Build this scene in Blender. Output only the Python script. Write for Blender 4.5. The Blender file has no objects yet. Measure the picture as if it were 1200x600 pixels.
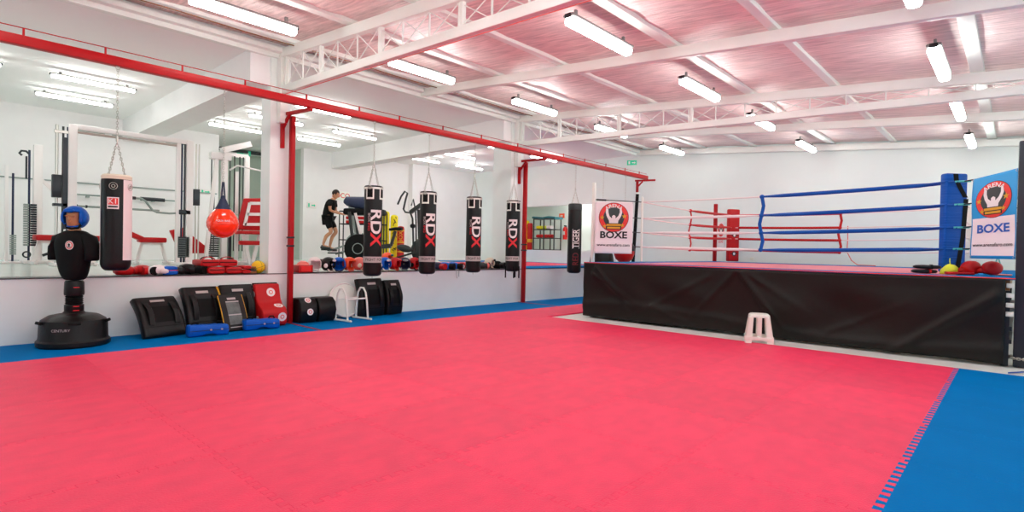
import bpy, bmesh, math, random
from mathutils import Vector, Matrix, noise
PI = math.pi
SC = bpy.context.scene
COL = SC.collection
random.seed(7)

# ------------------------------------------------------------------ materials
def lin(h):
    h = h.lstrip('#'); o = []
    for i in (0, 2, 4):
        c = int(h[i:i+2], 16) / 255
        o.append(c / 12.92 if c <= 0.04045 else ((c + 0.055) / 1.055) ** 2.4)
    return (*o, 1)

MATS = {}
def mat(name, col, rough=.5, metal=0., bump=0., bscale=40., vary=0., vscale=3., stretch=(1, 1, 1), coat=0., emit=0., spec=.5, tilevary=0.):
    if name in MATS: return MATS[name]
    m = bpy.data.materials.new(name); m.use_nodes = True
    nt = m.node_tree; N = nt.nodes; L = nt.links
    b = N['Principled BSDF']
    c = lin(col)
    b.inputs['Base Color'].default_value = c
    b.inputs['Roughness'].default_value = rough
    b.inputs['Metallic'].default_value = metal
    b.inputs['Coat Weight'].default_value = coat
    b.inputs['Specular IOR Level'].default_value = spec
    if emit:
        b.inputs['Emission Color'].default_value = c
        b.inputs['Emission Strength'].default_value = emit
    tc = N.new('ShaderNodeTexCoord'); mp = N.new('ShaderNodeMapping')
    mp.inputs['Scale'].default_value = stretch
    L.new(tc.outputs['Object'], mp.inputs['Vector'])
    src = None
    if vary:
        n = N.new('ShaderNodeTexNoise'); n.inputs['Scale'].default_value = vscale; n.inputs['Detail'].default_value = 5
        L.new(mp.outputs[0], n.inputs['Vector'])
        mr = N.new('ShaderNodeMapRange')
        mr.inputs['From Min'].default_value = .3; mr.inputs['From Max'].default_value = .7
        mr.inputs['To Min'].default_value = 1 - vary; mr.inputs['To Max'].default_value = 1 + vary
        L.new(n.outputs['Fac'], mr.inputs['Value'])
        src = mr.outputs[0]
    if tilevary:
        oi = N.new('ShaderNodeObjectInfo'); m2 = N.new('ShaderNodeMapRange')
        m2.inputs['To Min'].default_value = 1 - tilevary; m2.inputs['To Max'].default_value = 1 + tilevary
        L.new(oi.outputs['Random'], m2.inputs['Value'])
        if src:
            mu = N.new('ShaderNodeMath'); mu.operation = 'MULTIPLY'
            L.new(src, mu.inputs[0]); L.new(m2.outputs[0], mu.inputs[1]); src = mu.outputs[0]
        else: src = m2.outputs[0]
    if src:
        hs = N.new('ShaderNodeHueSaturation'); hs.inputs['Color'].default_value = c
        L.new(src, hs.inputs['Value']); L.new(hs.outputs[0], b.inputs['Base Color'])
    if bump:
        n2 = N.new('ShaderNodeTexNoise'); n2.inputs['Scale'].default_value = bscale; n2.inputs['Detail'].default_value = 4
        L.new(mp.outputs[0], n2.inputs['Vector'])
        bp = N.new('ShaderNodeBump'); bp.inputs['Strength'].default_value = bump; bp.inputs['Distance'].default_value = .02
        L.new(n2.outputs['Fac'], bp.inputs['Height']); L.new(bp.outputs[0], b.inputs['Normal'])
    MATS[name] = m
    return m

M = dict(
 wall=mat('white_wall_paint', '#EDF5F1', .55, bump=.05, bscale=60, vary=.015),
 wallfar=mat('far_wall_paint', '#EFF8F4', .6, bump=.05, bscale=60, vary=.02, vscale=1),
 gymw=mat('gym_wall_paint', '#F1EFEE', .55, bump=.05, bscale=60, vary=.015),
 slab=mat('plaster_ceiling', '#FAFAF8', .9, spec=.1, bump=.02, bscale=30),
 recess=mat('grey_green_wall', '#C9D4C8', .6, vary=.03),
 foam=mat('sprayed_roof_foam', '#EED9D5', .45, bump=1.0, bscale=11, vary=.22, vscale=9, stretch=(.3, 2.6, 1)),
 steelw=mat('cream_painted_steel', '#EEF3EC', .45, vary=.02),
 conc=mat('white_floor_paint', '#E9E9E2', .45, vary=.04, vscale=4),
 gymfloor=mat('pale_green_gym_floor', '#CFDAD2', .22, vary=.03, vscale=2),
 pink=mat('pink_foam_mat', '#F33A61', .5, bump=.35, bscale=75, vary=.06, vscale=5, tilevary=.06, stretch=(1.5, 1, 1), spec=.28),
 bluem=mat('blue_foam_mat', '#0074B8', .62, bump=.25, bscale=60, vary=.05, vscale=2.2, tilevary=.03, spec=.02),
 red=mat('red_painted_steel', '#AE1218', .4, spec=.2, vary=.06, vscale=5),
 redd=mat('red_vinyl', '#BE1216', .42, spec=.3, bump=.1, bscale=30),
 redb=mat('bright_red', '#EA1C1C', .35),
 white=mat('white_plastic', '#EFF3E8', .35),
 whitev=mat('white_vinyl', '#F1E9E6', .4, bump=.1, bscale=20),
 black=mat('black_vinyl', '#0F0E0E', .38, spec=.3, bump=.12, bscale=35, vary=.1),
 blackm=mat('black_matt', '#0C0C0C', .7, spec=.2),
 skirt=mat('black_skirt_cloth', '#15130F', .46, spec=.28, bump=.12, bscale=14, vary=.1, vscale=2),
 greyt=mat('grey_print', '#B9B3AF', .6),
 blue=mat('blue_vinyl', '#005CC2', .4, spec=.25, bump=.15, bscale=22, vary=.06),
 bluer=mat('blue_rope_sleeve', '#0052A8', .45, spec=.25),
 navy=mat('navy_cloth', '#1C2748', .6, bump=.2),
 orange=mat('orange_rubber', '#FF3C0C', .14, coat=.5),
 orangev=mat('orange_vinyl', '#F4511E', .4),
 salmon=mat('salmon_vinyl', '#E9756A', .45),
 yellow=mat('yellow_rubber', '#F4C90A', .5, bump=.4, bscale=120),
 yell=mat('yellow_cloth', '#F5E400', .55, bump=.1),
 lime=mat('lime_cloth', '#E6F03A', .6, bump=.3),
 teal=mat('teal_cord', '#58C9C0', .5),
 green=mat('dark_green_cloth', '#14626A', .7, bump=.3),
 chrome=mat('chrome_steel', '#C9C6BE', .32, 1.),
 darkm=mat('dark_steel', '#33363A', .35, .6),
 greyp=mat('grey_plastic', '#8E9A94', .4),
 dgrey=mat('charcoal_plastic', '#2B3130', .45),
 frame=mat('white_gym_steel', '#F2EDEA', .35),
 tube=mat('lamp_diffuser', '#FFFDF8', .3, emit=1.),
 lampb=mat('lamp_housing', '#8F8F8C', .4),
 skin=mat('skin', '#C98F6B', .5),
 skinr=mat('tan_rubber_skin', '#B8835A', .5),
 hair=mat('dark_hair', '#2A1D16', .8),
 tubeg=mat('small_lamp_diffuser', '#FFFDF8', .3, emit=1.),
 exitg=mat('exit_green', '#23B58A', .4, emit=.35),
 gold=mat('gold_print', '#D9A21A', .5),
 wood=mat('wood', '#8A5A2C', .5, vary=.15, vscale=8),
 banblue=mat('bright_blue_banner', '#1E9BDB', .35, bump=.1, bscale=6),
 banwhite=mat('white_banner', '#F3EAEA', .4, bump=.05, bscale=6),
 txtblue=mat('blue_print', '#1C5CB8', .5),
 txtblack=mat('black_print', '#181818', .5),
 txtred=mat('red_print', '#D9202A', .5),
 darkred=mat('dark_red_print', '#6E0E18', .5),
 txtwhite=mat('white_print', '#EDE7E4', .5),
 logored=mat('logo_red', '#E4352F', .5),
 cream=mat('cream_vinyl', '#E8DFC8', .45),
 mesh=mat('clear_grey_mesh', '#5E6663', .3, bump=.4, bscale=15, vary=.35, vscale=10),
)
tb = M['tube'].node_tree.nodes['Principled BSDF']
tb.inputs['Emission Strength'].default_value = 27.0
tg = M['tubeg'].node_tree.nodes['Principled BSDF']; tg.inputs['Emission Strength'].default_value = 29.0; tg.inputs['Emission Color'].default_value = (1.0, 1.0, .97, 1)
tb.inputs['Emission Color'].default_value = (.93, 1.0, .965, 1)

# ------------------------------------------------------------------ mesh builder
class MB:
    def __init__(s): s.bm = bmesh.new()
    def _m(s, vs, mt):
        if mt is not None:
            for v in vs: v.co = mt @ v.co
        return s
    def box(s, lo, hi, mt=None):
        x0, y0, z0 = lo; x1, y1, z1 = hi
        v = [s.bm.verts.new(c) for c in ((x0,y0,z0),(x1,y0,z0),(x1,y1,z0),(x0,y1,z0),(x0,y0,z1),(x1,y0,z1),(x1,y1,z1),(x0,y1,z1))]
        for f in ((0,3,2,1),(4,5,6,7),(0,1,5,4),(1,2,6,5),(2,3,7,6),(3,0,4,7)): s.bm.faces.new([v[i] for i in f])
        return s._m(v, mt)
    def cbox(s, c, d, mt=None):
        return s.box([c[i]-d[i]/2 for i in range(3)], [c[i]+d[i]/2 for i in range(3)], mt)
    def bar(s, a, b, w, h=None, up=(0,0,1)):
        """square bar from a to b"""
        a = Vector(a); b = Vector(b); h = h or w
        z = (b-a); L_ = z.length; z.normalize(); u = Vector(up)
        if abs(z.dot(u)) > .98: u = Vector((1,0,0))
        x = u.cross(z).normalized(); y = z.cross(x)
        mt = Matrix.Translation(a) @ Matrix((x, y, z)).transposed().to_4x4()
        return s.box((-w/2,-h/2,0), (w/2,h/2,L_), mt)
    def rings(s, rings, closed=False, cap=True):
        R = [[s.bm.verts.new(p) for p in r] for r in rings]
        n = len(R[0]); m = len(R)
        for i in range(m if closed else m-1):
            A = R[i]; B = R[(i+1) % m]
            for j in range(n): s.bm.faces.new((A[j], A[(j+1)%n], B[(j+1)%n], B[j]))
        if cap and not closed:
            s.bm.faces.new(R[0][::-1]); s.bm.faces.new(R[-1])
        return s
    def cyl(s, a, b, r, r2=None, n=12):
        a = Vector(a); b = Vector(b); r2 = r if r2 is None else r2
        z = (b-a).normalized(); u = Vector((0,0,1)) if abs(z.z) < .95 else Vector((1,0,0))
        x = u.cross(z).normalized(); y = z.cross(x)
        return s.rings([[p + (x*math.cos(t)+y*math.sin(t))*rr for t in [2*PI*k/n for k in range(n)]] for p, rr in ((a,r),(b,r2))])
    def tube(s, pts, r, n=8, closed=False):
        P_ = [Vector(p) for p in pts]; out = []; px = None
        rr = r if isinstance(r, (list, tuple)) else [r]*len(P_)
        for i, p in enumerate(P_):
            if closed: t = P_[(i+1)%len(P_)] - P_[i-1]
            else: t = P_[min(i+1,len(P_)-1)] - P_[max(i-1,0)]
            t.normalize()
            if px is None:
                u = Vector((0,0,1)) if abs(t.z) < .9 else Vector((1,0,0))
                px = u.cross(t).normalized()
            px = (px - t*px.dot(t)).normalized(); py = t.cross(px)
            out.append([p + (px*math.cos(a)+py*math.sin(a))*rr[i] for a in [2*PI*k/n for k in range(n)]])
        return s.rings(out, closed=closed)
    def lathe(s, prof, c=(0,0,0), n=24, mt=None):
        """profile of (r, z), around z"""
        c = Vector(c)
        rs = [[c + Vector((max(r,1e-4)*math.cos(t), max(r,1e-4)*math.sin(t), z)) for t in [2*PI*k/n for k in range(n)]] for r, z in prof]
        if mt is not None: rs = [[mt @ p for p in r] for r in rs]
        return s.rings(rs)
    def ell(s, c, r, mt=None, n=20, m=12):
        c = Vector(c); rx, ry, rz = (r, r, r) if not isinstance(r, (tuple, list)) else r
        rs = []
        for i in range(m+1):
            a = -PI/2 + PI*i/m; k = max(math.cos(a), .004)
            rs.append([Vector((rx*k*math.cos(t), ry*k*math.sin(t), rz*math.sin(a))) for t in [2*PI*q/n for q in range(n)]])
        rs = [[c + (mt @ p if mt is not None else p) for p in r_] for r_ in rs]
        return s.rings(rs)
    def torus(s, c, R, r, mt=None, n=24, k=8):
        c = Vector(c); rs = []
        for i in range(n):
            t = 2*PI*i/n
            rs.append([Vector(((R+r*math.cos(a))*math.cos(t), (R+r*math.cos(a))*math.sin(t), r*math.sin(a))) for a in [2*PI*q/k for q in range(k)]])
        rs = [[c + (mt @ p if mt is not None else p) for p in r_] for r_ in rs]
        return s.rings(rs, closed=True)
    def loft(s, secs, n=16, p=2.0):
        """sections (center, ux, uy, ra, rb); superellipse exponent p"""
        rs = []
        for c, ux, uy, ra, rb in secs:
            c = Vector(c); ux = Vector(ux); uy = Vector(uy); r_ = []
            for k in range(n):
                t = 2*PI*k/n; ct, st = math.cos(t), math.sin(t)
                r_.append(c + ux*ra*math.copysign(abs(ct)**(2/p), ct) + uy*rb*math.copysign(abs(st)**(2/p), st))
            rs.append(r_)
        return s.rings(rs)
    def prism(s, outline, depth, mt=None):
        """2D outline (x,y) from z=0 to z=depth"""
        lo = [s.bm.verts.new((x,y,0)) for x,y in outline]; hi = [s.bm.verts.new((x,y,depth)) for x,y in outline]
        n = len(lo)
        s.bm.faces.new(lo[::-1]); s.bm.faces.new(hi)
        for i in range(n): s.bm.faces.new((lo[i], lo[(i+1)%n], hi[(i+1)%n], hi[i]))
        return s._m(lo+hi, mt)
    def build(s, name, m, parent=None, bevel=0., world=False, smooth=True, ang=35, segs=2, subsurf=0):
        bm = s.bm
        bmesh.ops.recalc_face_normals(bm, faces=bm.faces)
        if bevel:
            es = [e for e in bm.edges if len(e.link_faces) == 2 and e.calc_face_angle(0) > math.radians(40)]
            bmesh.ops.bevel(bm, geom=es, offset=bevel, segments=segs, affect='EDGES', profile=.5, clamp_overlap=True)
        if world and parent is not None:
            off = -Vector(parent.location)
            pp = parent.parent
            while pp is not None: off -= Vector(pp.location); pp = pp.parent
            for v in bm.verts: v.co += off
        if smooth:
            for f in bm.faces: f.smooth = True
            for e in bm.edges:
                if len(e.link_faces) == 2 and e.calc_face_angle(0) > math.radians(ang): e.smooth = False
        me = bpy.data.meshes.new(name); bm.to_mesh(me); bm.free()
        me.materials.append(M[m] if isinstance(m, str) else m)
        o = bpy.data.objects.new(name, me); COL.objects.link(o)
        if parent is not None: o.parent = parent
        if subsurf:
            md = o.modifiers.new('sub', 'SUBSURF'); md.levels = subsurf; md.render_levels = subsurf
        return o

def tag(o, label, cat, group=None, kind=None):
    o['label'] = label; o['category'] = cat
    if group: o['group'] = group
    if kind: o['kind'] = kind
    return o
def thing(name, label, cat, loc=(0,0,0), rz=0, group=None):
    o = bpy.data.objects.new(name, None); COL.objects.link(o)
    o.location = loc; o.rotation_euler = (0,0,rz); o.empty_display_size = .1
    return tag(o, label, cat, group)
def struct(o): o['kind'] = 'structure'; return o
def copy_tree(o, parent=None):
    c = o.copy(); COL.objects.link(c)
    if parent is not None: c.parent = parent
    for ch in list(o.children): copy_tree(ch, c)
    return c

# flat artwork laid on a surface: 2D polygons / text -> cut into a grid -> mapped by mapf(u, v)
FONT_CACHE = {}
def text_polys(txt, size, bold=0., center=True, rot=0., at=(0,0), sx=1., arc=None):
    key = (txt, bold)
    if key not in FONT_CACHE:
        cu = bpy.data.curves.new('t', 'FONT'); cu.body = txt; cu.size = 1; cu.offset = bold
        cu.align_x = 'CENTER'; cu.align_y = 'CENTER'; cu.resolution_u = 3
        ob = bpy.data.objects.new('t', cu); COL.objects.link(ob)
        dg = bpy.context.evaluated_depsgraph_get()
        me = ob.evaluated_get(dg).to_mesh()
        FONT_CACHE[key] = ([(v.co.x, v.co.y) for v in me.vertices], [tuple(p.vertices) for p in me.polygons])
        ob.evaluated_get(dg).to_mesh_clear()
        bpy.data.objects.remove(ob); bpy.data.curves.remove(cu)
    vs, fs = FONT_CACHE[key]
    cr, sr = math.cos(rot), math.sin(rot); out = []
    for x, y in vs:
        x, y = x*size*sx, y*size
        if arc:
            R = arc; a = x/R; x, y = (R+y)*math.sin(a), (R+y)*math.cos(a)
        out.append((x*cr - y*sr + at[0], x*sr + y*cr + at[1]))
    return out, fs
def disc(r, c=(0,0), n=40, sx=1.): return [(c[0]+r*sx*math.cos(2*PI*k/n), c[1]+r*math.sin(2*PI*k/n)) for k in range(n)]
def rect(w, h, c=(0,0)): return [(c[0]-w/2,c[1]-h/2),(c[0]+w/2,c[1]-h/2),(c[0]+w/2,c[1]+h/2),(c[0]-w/2,c[1]+h/2)]
def star(r, c): return [(c[0]+(r if k%2==0 else r*.42)*math.sin(PI*k/5), c[1]+(r if k%2==0 else r*.42)*math.cos(PI*k/5)) for k in range(10)]
def decal(name, shapes, m, parent, mapf, grid=.03):
    bm = bmesh.new()
    for sh in shapes:
        if isinstance(sh, tuple):
            vs, fs = sh; V = [bm.verts.new((x,y,0)) for x,y in vs]
            for f in fs:
                try: bm.faces.new([V[i] for i in f])
                except ValueError: pass
        else:
            bm.faces.new([bm.verts.new((x,y,0)) for x,y in sh])
    if grid:
        for ax in (0, 1):
            cs = [v.co[ax] for v in bm.verts]; a, b = min(cs), max(cs)
            k = math.floor(a/grid)
            while k*grid < b:
                no = (1,0,0) if ax == 0 else (0,1,0)
                bmesh.ops.bisect_plane(bm, geom=bm.verts[:]+bm.edges[:]+bm.faces[:], plane_co=tuple(k*grid*c for c in no), plane_no=no)
                k += 1
    for v in bm.verts: v.co = mapf(v.co.x, v.co.y)
    me = bpy.data.meshes.new(name); bm.to_mesh(me); bm.free()
    me.materials.append(M[m]); o = bpy.data.objects.new(name, me); COL.objects.link(o); o.parent = parent
    return o
def wrap(r, zc, phi0=0., h=.002):
    def f(u, v):
        a = phi0 + u/r
        return Vector(((r+h)*math.cos(a), (r+h)*math.sin(a), zc+v))
    return f
def plane_map(o, ux, uy, h=0., n=None):
    o = Vector(o); ux = Vector(ux).normalized(); uy = Vector(uy).normalized(); nn = ux.cross(uy)
    return lambda u, v: o + ux*u + uy*v + nn*h

# ------------------------------------------------------------------ camera
CAM = Vector((9.0577, 0.0, 1.3052))
f_px, yaw, pit, roll = 644.84, .74377, .012764, .020539
cy, sy = math.cos(yaw), math.sin(yaw)
fwd = Vector((-sy*math.cos(pit), cy*math.cos(pit), -math.sin(pit)))
rt = Vector((cy, sy, 0)); up = rt.cross(fwd)
r2 = rt*math.cos(roll) + up*math.sin(roll); u2 = -rt*math.sin(roll) + up*math.cos(roll)
cd = bpy.data.cameras.new('camera'); cam = bpy.data.objects.new('camera', cd); COL.objects.link(cam)
cam.matrix_world = Matrix.Translation(CAM) @ Matrix((r2, u2, -fwd)).transposed().to_4x4()
cd.sensor_width = 36; cd.lens = 36*f_px/1200; cd.clip_start = .05
SC.camera = cam

# ------------------------------------------------------------------ room shell
RX, NY, FY = 13.0, -4.0, 15.8        # right wall, near wall, far wall
LEDGE = .82
def sbox(name, lo, hi, m, bevel=0):
    return struct(MB().box(lo, hi).build(name, m, bevel=bevel, smooth=False))
sbox('floor', (0, NY, -.2), (RX, FY, -.028), 'conc')
sbox('floor_raised', (-12, NY, .62), (-.34, FY, LEDGE-.004), 'gymfloor')
sbox('wall_left', (-.34, NY, -.2), (0, FY, LEDGE-.012), 'wall')
sbox('trim_1', (-.36, NY, LEDGE-.012), (.012, FY, LEDGE), 'dgrey')
sbox('pillar_near', (-.34, 3.94, LEDGE), (0, 4.27, 4.42), 'wall')
sbox('pillar_middle', (-.6, 9.75, LEDGE), (0, 10.2, 4.42), 'wall')
def roofz(x): return 4.47 - .078*x
sbox('ceiling_gym', (-12, NY, 4.42), (0, FY, 4.62), 'slab')
sbox('trim_2', (-.06, NY, 4.36), (.05, FY, 4.46), 'steelw')
sbox('trim_3', (.05, NY, 4.43), (.16, FY, 4.5), 'steelw')
sbox('beam_near', (-8, 3.62, 3.9), (-.03, 4.2, 4.42), 'gymw')
sbox('beam_far', (-8, 9.5, 3.9), (-.03, 9.95, 4.42), 'gymw')
sbox('wall_gym_back', (-8.2, NY, .6), (-8, 5.95, 4.42), 'gymw')
sbox('wall_gym_return', (-11, 5.75, .6), (-8.2, 5.95, 4.42), 'gymw')
sbox('wall_gym_recess', (-11.2, 5.75, .6), (-11, 8.7, 4.42), 'recess')
sbox('wall_gym_side', (-11, 8.51, .6), (-8.2, 8.71, 4.42), 'recess')
sbox('wall_gym_rear', (-8.2, 8.51, .6), (-8, 12.67, 4.42), 'gymw')
sbox('wall_gym_corner', (-8.2, 12.67, .6), (-7.75, FY, 4.42), 'gymw')
# far wall with an opening and added alcove standing in for a mirror's reflection
X0, X1, Z0, Z1 = -5.0, -1.8, 1.29, 2.92
mb = MB()
mb.box((-8.2, FY, -.2), (X0, FY+.2, 4.9)).box((X0, FY, -.2), (X1, FY+.2, Z0)).box((X0, FY, Z1), (X1, FY+.2, 4.9)).box((X1, FY, -.2), (RX, FY+.2, 4.9))
struct(mb.build('wall_far', 'wallfar', smooth=False))
mb = MB(); mb.box((-6.2, FY+1.6, .9), (.4, FY+1.8, 3.2)); struct(mb.build('wall_reflection_alcove', 'wall', smooth=False))
sbox('floor_reflection_alcove', (-6.2, FY+.2, 1.1), (.4, FY+1.6, 1.27), 'conc')
sbox('ceiling_reflection_alcove', (-6.2, FY+.2, 3.2), (.4, FY+1.8, 3.3), 'slab')
sbox('wall_reflection_alcove_left', (-6.4, FY+.2, .9), (-6.2, FY+1.8, 3.3), 'recess')
sbox('wall_reflection_alcove_right', (.4, FY+.2, .9), (.6, FY+1.8, 3.3), 'wall')
def wall_with_added_windows(name, axis, pos, a0, a1, wins, z0=.9, z1=3.1, m='wall'):  # window openings and frames are added out of view to let daylight in
    mb = MB(); lo, hi = (pos, pos+.2) if axis == 'x' else (pos-.2, pos)
    def bx(u0, u1, w0, w1):
        if axis == 'x': mb.box((lo, u0, w0), (hi, u1, w1))
        else: mb.box((u0, lo, w0), (u1, hi, w1))
    bx(a0, a1, -.2, z0); bx(a0, a1, z1, 4.9); u = a0
    for w0, w1 in wins: bx(u, w0, z0, z1); u = w1
    bx(u, a1, z0, z1)
    struct(mb.build(name, m, smooth=False))
    for k, (w0, w1) in enumerate(wins):
        fr = MB(); c = (lo+hi)/2
        def fb(u0, u1, q0, q1):
            if axis == 'x': fr.box((c-.03, u0, q0), (c+.03, u1, q1))
            else: fr.box((u0, c-.03, q0), (u1, c+.03, q1))
        fb(w0, w1, z0, z0+.06); fb(w0, w1, z1-.06, z1); fb(w0, w0+.06, z0, z1); fb(w1-.06, w1, z0, z1); fb((w0+w1)/2-.03, (w0+w1)/2+.03, z0, z1)
        struct(fr.build('added_window_frame_%s' % name.split('_')[1], 'steelw', smooth=False))
wall_with_added_windows('wall_right', 'x', RX, NY, FY+.2, ((-2.5, 1.5), (2.5, 6.5), (7.5, 11.5)))  # unseen windows, put in to help light the room
wall_with_added_windows('wall_near', 'y', NY, -12, RX+.2, ((-7.6,-4.2),(-3.9,-.6),(2.5, 5.5)))
# sloping roof of sprayed foam
mb = MB()
nx, ny = 60, 90
def foamz(x, y):
    return roofz(x) + .13 + .018*noise.noise(Vector((x*1.3, y*5, 0))) + .02*noise.noise(Vector((x*.9, y*1.6, 3)))
V = [[mb.bm.verts.new((x, y, foamz(x, y))) for y in [NY + (FY-NY)*j/ny for j in range(ny+1)]] for x in [RX*i/nx for i in range(nx+1)]]
for i in range(nx):
    for j in range(ny): mb.bm.faces.new((V[i][j], V[i+1][j], V[i+1][j+1], V[i][j+1]))
o = mb.build('ceiling', 'foam'); struct(o)
sbox('ceiling_deck', (-.1, NY-.2, 4.9), (RX+.2, FY+.2, 5.0), 'steelw')

# roof steel
for y, nm in ((1.2,'near'),(4.1,'first'),(7.0,'second'),(9.9,'third'),(12.7,'fourth'),(15.6,'last')):
    mb = MB(); mb.bar((0, y, roofz(0)-.02), (RX, y, roofz(RX)-.02), .10, .15)
    struct(mb.build('rafter_'+nm, 'steelw', bevel=.008))
for y, nm in ((4.1,'near'),(9.9,'far')):
    mb = MB()
    bz = lambda x: 3.84 - .035*x + (.02 if x > 6 else 0)
    mb.bar((0, y, bz(0)), (RX, y, bz(RX)), .10, .12); struct(mb.build('truss_chord_'+nm, 'steelw', bevel=.008))
    mb = MB(); x = .25; k = 0
    while x < 8.8:
        w = .52
        mb.bar((x, y, bz(x)), (x, y, roofz(x)-.08), .018)
        mb.bar((x, y, bz(x)+.05), (x+w, y, roofz(x+w)-.09), .010)
        mb.bar((x, y, roofz(x)-.09), (x+w, y, bz(x+w)+.05), .010)
        if k in (2, 5, 8): mb.bar((x+.06, y, bz(x)), (x+.06, y, roofz(x)-.08), .05)
        x += w; k += 1
    mb.bar((.075, y, 3.3), (.075, y, 4.4), .12); mb.bar((.2, y, 3.85), (.2, y, 4.4), .06)
    struct(mb.build('truss_web_'+nm, 'steelw', smooth=False))
mb = MB(); mb.cyl((.1,4.1,bz(0)-.075+.07*0-.0),(RX,4.1,3.84-.035*RX-.075),.005,n=6)
o = mb.build('red_pipe','salmon'); tag(o,'thin red pipe running under the near roof truss','pipe')
mb = MB(); mb.tube([(.56,NY+.1+k*.9,roofz(.56)+.02+.008*math.sin(k*2.1)) for k in range(22)],.008,n=6)
o = mb.build('electric_cable','wood'); tag(o,'brown electric cable along the first roof purlin by the gym','cable')
for i, (x, w) in enumerate(((.42,.16),(2.15,.14),(3.6,.11),(5.52,.15),(6.82,.11),(8.58,.15),(10.2,.11),(11.9,.14))):
    mb = MB(); mb.box((x-w/2, NY, roofz(x)+.075), (x+w/2, FY, roofz(x)+.16)); struct(mb.build('purlin_%d' % (i+1), 'steelw', bevel=.01))

# ------------------------------------------------------------------ lamps
def lamp_proto(L_, name='fluorescent_ceiling_light'):
    t = thing(name, 'x', 'ceiling light')
    mb = MB(); mb.loft([((0,s*L_/2,0),(1,0,0),(0,0,1),.072,.02) for s in (-1,1)], n=16, p=4); mb.box((-.015,-L_/2+.12,.02),(.015,-L_/2+.16,.10)); mb.box((-.015,L_/2-.16,.02),(.015,L_/2-.12,.10))
    mb.build('housing', 'lampb', t, bevel=.004)
    mb = MB(); secs = []
    for s, k in ((-1,.8),(-.985,1),(.985,1),(1,.8)): secs.append(((0,s*(L_/2-.015),-.06),(1,0,0),(0,0,1),.062*k,.05*k))
    mb.loft(secs, n=12, p=3); mb.build('diffuser', 'tube', t)
    for s in (-1,1): MB().cbox((0,s*(L_/2+.006),-.01),(.08,.02,.05)).build('end_cap', 'darkm', t, bevel=.005)
    return t
ORD = ('first','second','third','fourth','fifth','sixth','seventh','eighth')
first = lamp_proto(1.3)
used = [False]
def put_lamp(x, y, z, label, group, rz=0, proto=None):
    global first
    if not used[0]: o = first; used[0] = True
    else: o = copy_tree(first)
    o.location = (x, y, z); o['label'] = label; o['group'] = group; return o
ROWY = (2.8, 5.58, 8.4, 11.2, 14.3)
for x, z, nm in ((1.88, 4.2, 'left'), (5.3, 3.93, 'middle'), (8.3, 3.70, 'right')):
    for i, y in enumerate(ROWY):
        # the right row's nearest lamp is out of view, added for illumination
        put_lamp(x, y, z, 'long fluorescent light under the roof, %s row, %s from the near end' % (nm, ORD[i]), 'fluorescent lights under the pink roof')
for x, z, nm in ((1.88, 4.2, 'left'), (5.3, 3.93, 'middle'), (8.3, 3.70, 'right')):  # unseen lamps added behind the camera for illumination
    for i, y in enumerate((-.1,)):
        put_lamp(x, y, z, 'added fluorescent light of the %s row, %s behind the photographer' % (nm, ('just', 'well')[i]), 'added fluorescent lights behind the photographer')
for i, y in enumerate((-1.4, 2.8, 7.0, 11.2)):  # unseen lamp row added to light the right half of the room
    put_lamp(11.7, y, 3.45, 'added fluorescent light by the right side wall, %s from the near end' % ORD[i], 'added fluorescent lights by the right side wall')
G = ((-3.85,2.3),(-5.68,2.3),(-5.83,5.6),(-4.05,5.85),(-5.83,7.9),(-4.1,8.0),(-2.36,6.15),(-5.88,11.75),(-4.3,11.95),(-5.85,13.8),(-3.85,.35),(-2.3,10.9),(-2.4,13.9))
GL = ('over the cable crossover, nearer the ledge','over the cable crossover, nearer the back wall','over the stack machine, nearer the back wall','over the stack machine, nearer the pillar',
 'over the exercising man, nearer the back wall','over the exercising man, nearer the ledge','close behind the near pillar','past the far beam, nearer the back wall','past the far beam, nearer the ledge','deepest in the gym','cut by the left picture edge','by the ledge past the far beam','by the ledge near the far wall')
slim = None
for (x, y), l in zip(G, GL):
    if slim is None:
        slim = copy_tree(first); o = slim
        for ch in slim.children:
            if ch.name.startswith('diffuser'):
                ch.data = ch.data.copy(); ch.data.materials[0] = M['tubeg']
    else: o = copy_tree(slim)
    o.location = (x, y, 4.30); o.scale = (.62, 1, .6); o['label'] = 'slim ceiling tube in the side gym, ' + l.replace('the exercising man','the person'); o['group'] = 'tube lights on the side gym ceiling'

# ------------------------------------------------------------------ puzzle mats
NT, TD = 11, .045
def edge_pts(L_, toothed):
    if not toothed: return [(0,0)]
    p = L_/NT; o = [(0,0)]
    for k in range(NT):
        o += [((k+.30)*p, -TD/2 if k else 0), ((k+.22)*p, TD/2), ((k+.78)*p, TD/2), ((k+.70)*p, -TD/2 if k < NT-1 else 0)]
    return o
MC = {}
def mat_mesh(w, h, e, m, tail=0):
    """e = (bottom, right, top, left) toothed flags"""
    key = (round(w,3), round(h,3), e, m)
    if key in MC: return MC[key]
    pts = []
    pts += [(a, b) for a, b in edge_pts(w, e[0])]
    pts += [(w+b, a) for a, b in edge_pts(h, e[1])]
    pts += [(a, h+b) for a, b in ([(w,0)] + edge_pts(w, e[2])[:0:-1])]
    pts += [(b, a) for a, b in ([(h,0)] + edge_pts(h, e[3])[:0:-1])]
    mb = MB(); mb.prism(pts, .026)
    bm = mb.bm; bmesh.ops.recalc_face_normals(bm, faces=bm.faces)
    top = [e_ for e_ in bm.edges if all(v.co.z > .02 for v in e_.verts)]
    bmesh.ops.bevel(bm, geom=top, offset=.0020, segments=1, affect='EDGES')
    o = mb.build('floor_mat', m, smooth=False)
    MC[key] = o.data; bpy.data.objects.remove(o)
    return MC[key]
def lay(x, y, w, h, e, m, label, group):
    me = mat_mesh(w, h, e, m)
    o = bpy.data.objects.new('floor_mat', me); COL.objects.link(o)
    o.location = (x, y, -.026); tag(o, label, 'floor mat', group)
PW, PH = 1.045, 1.02
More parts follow.
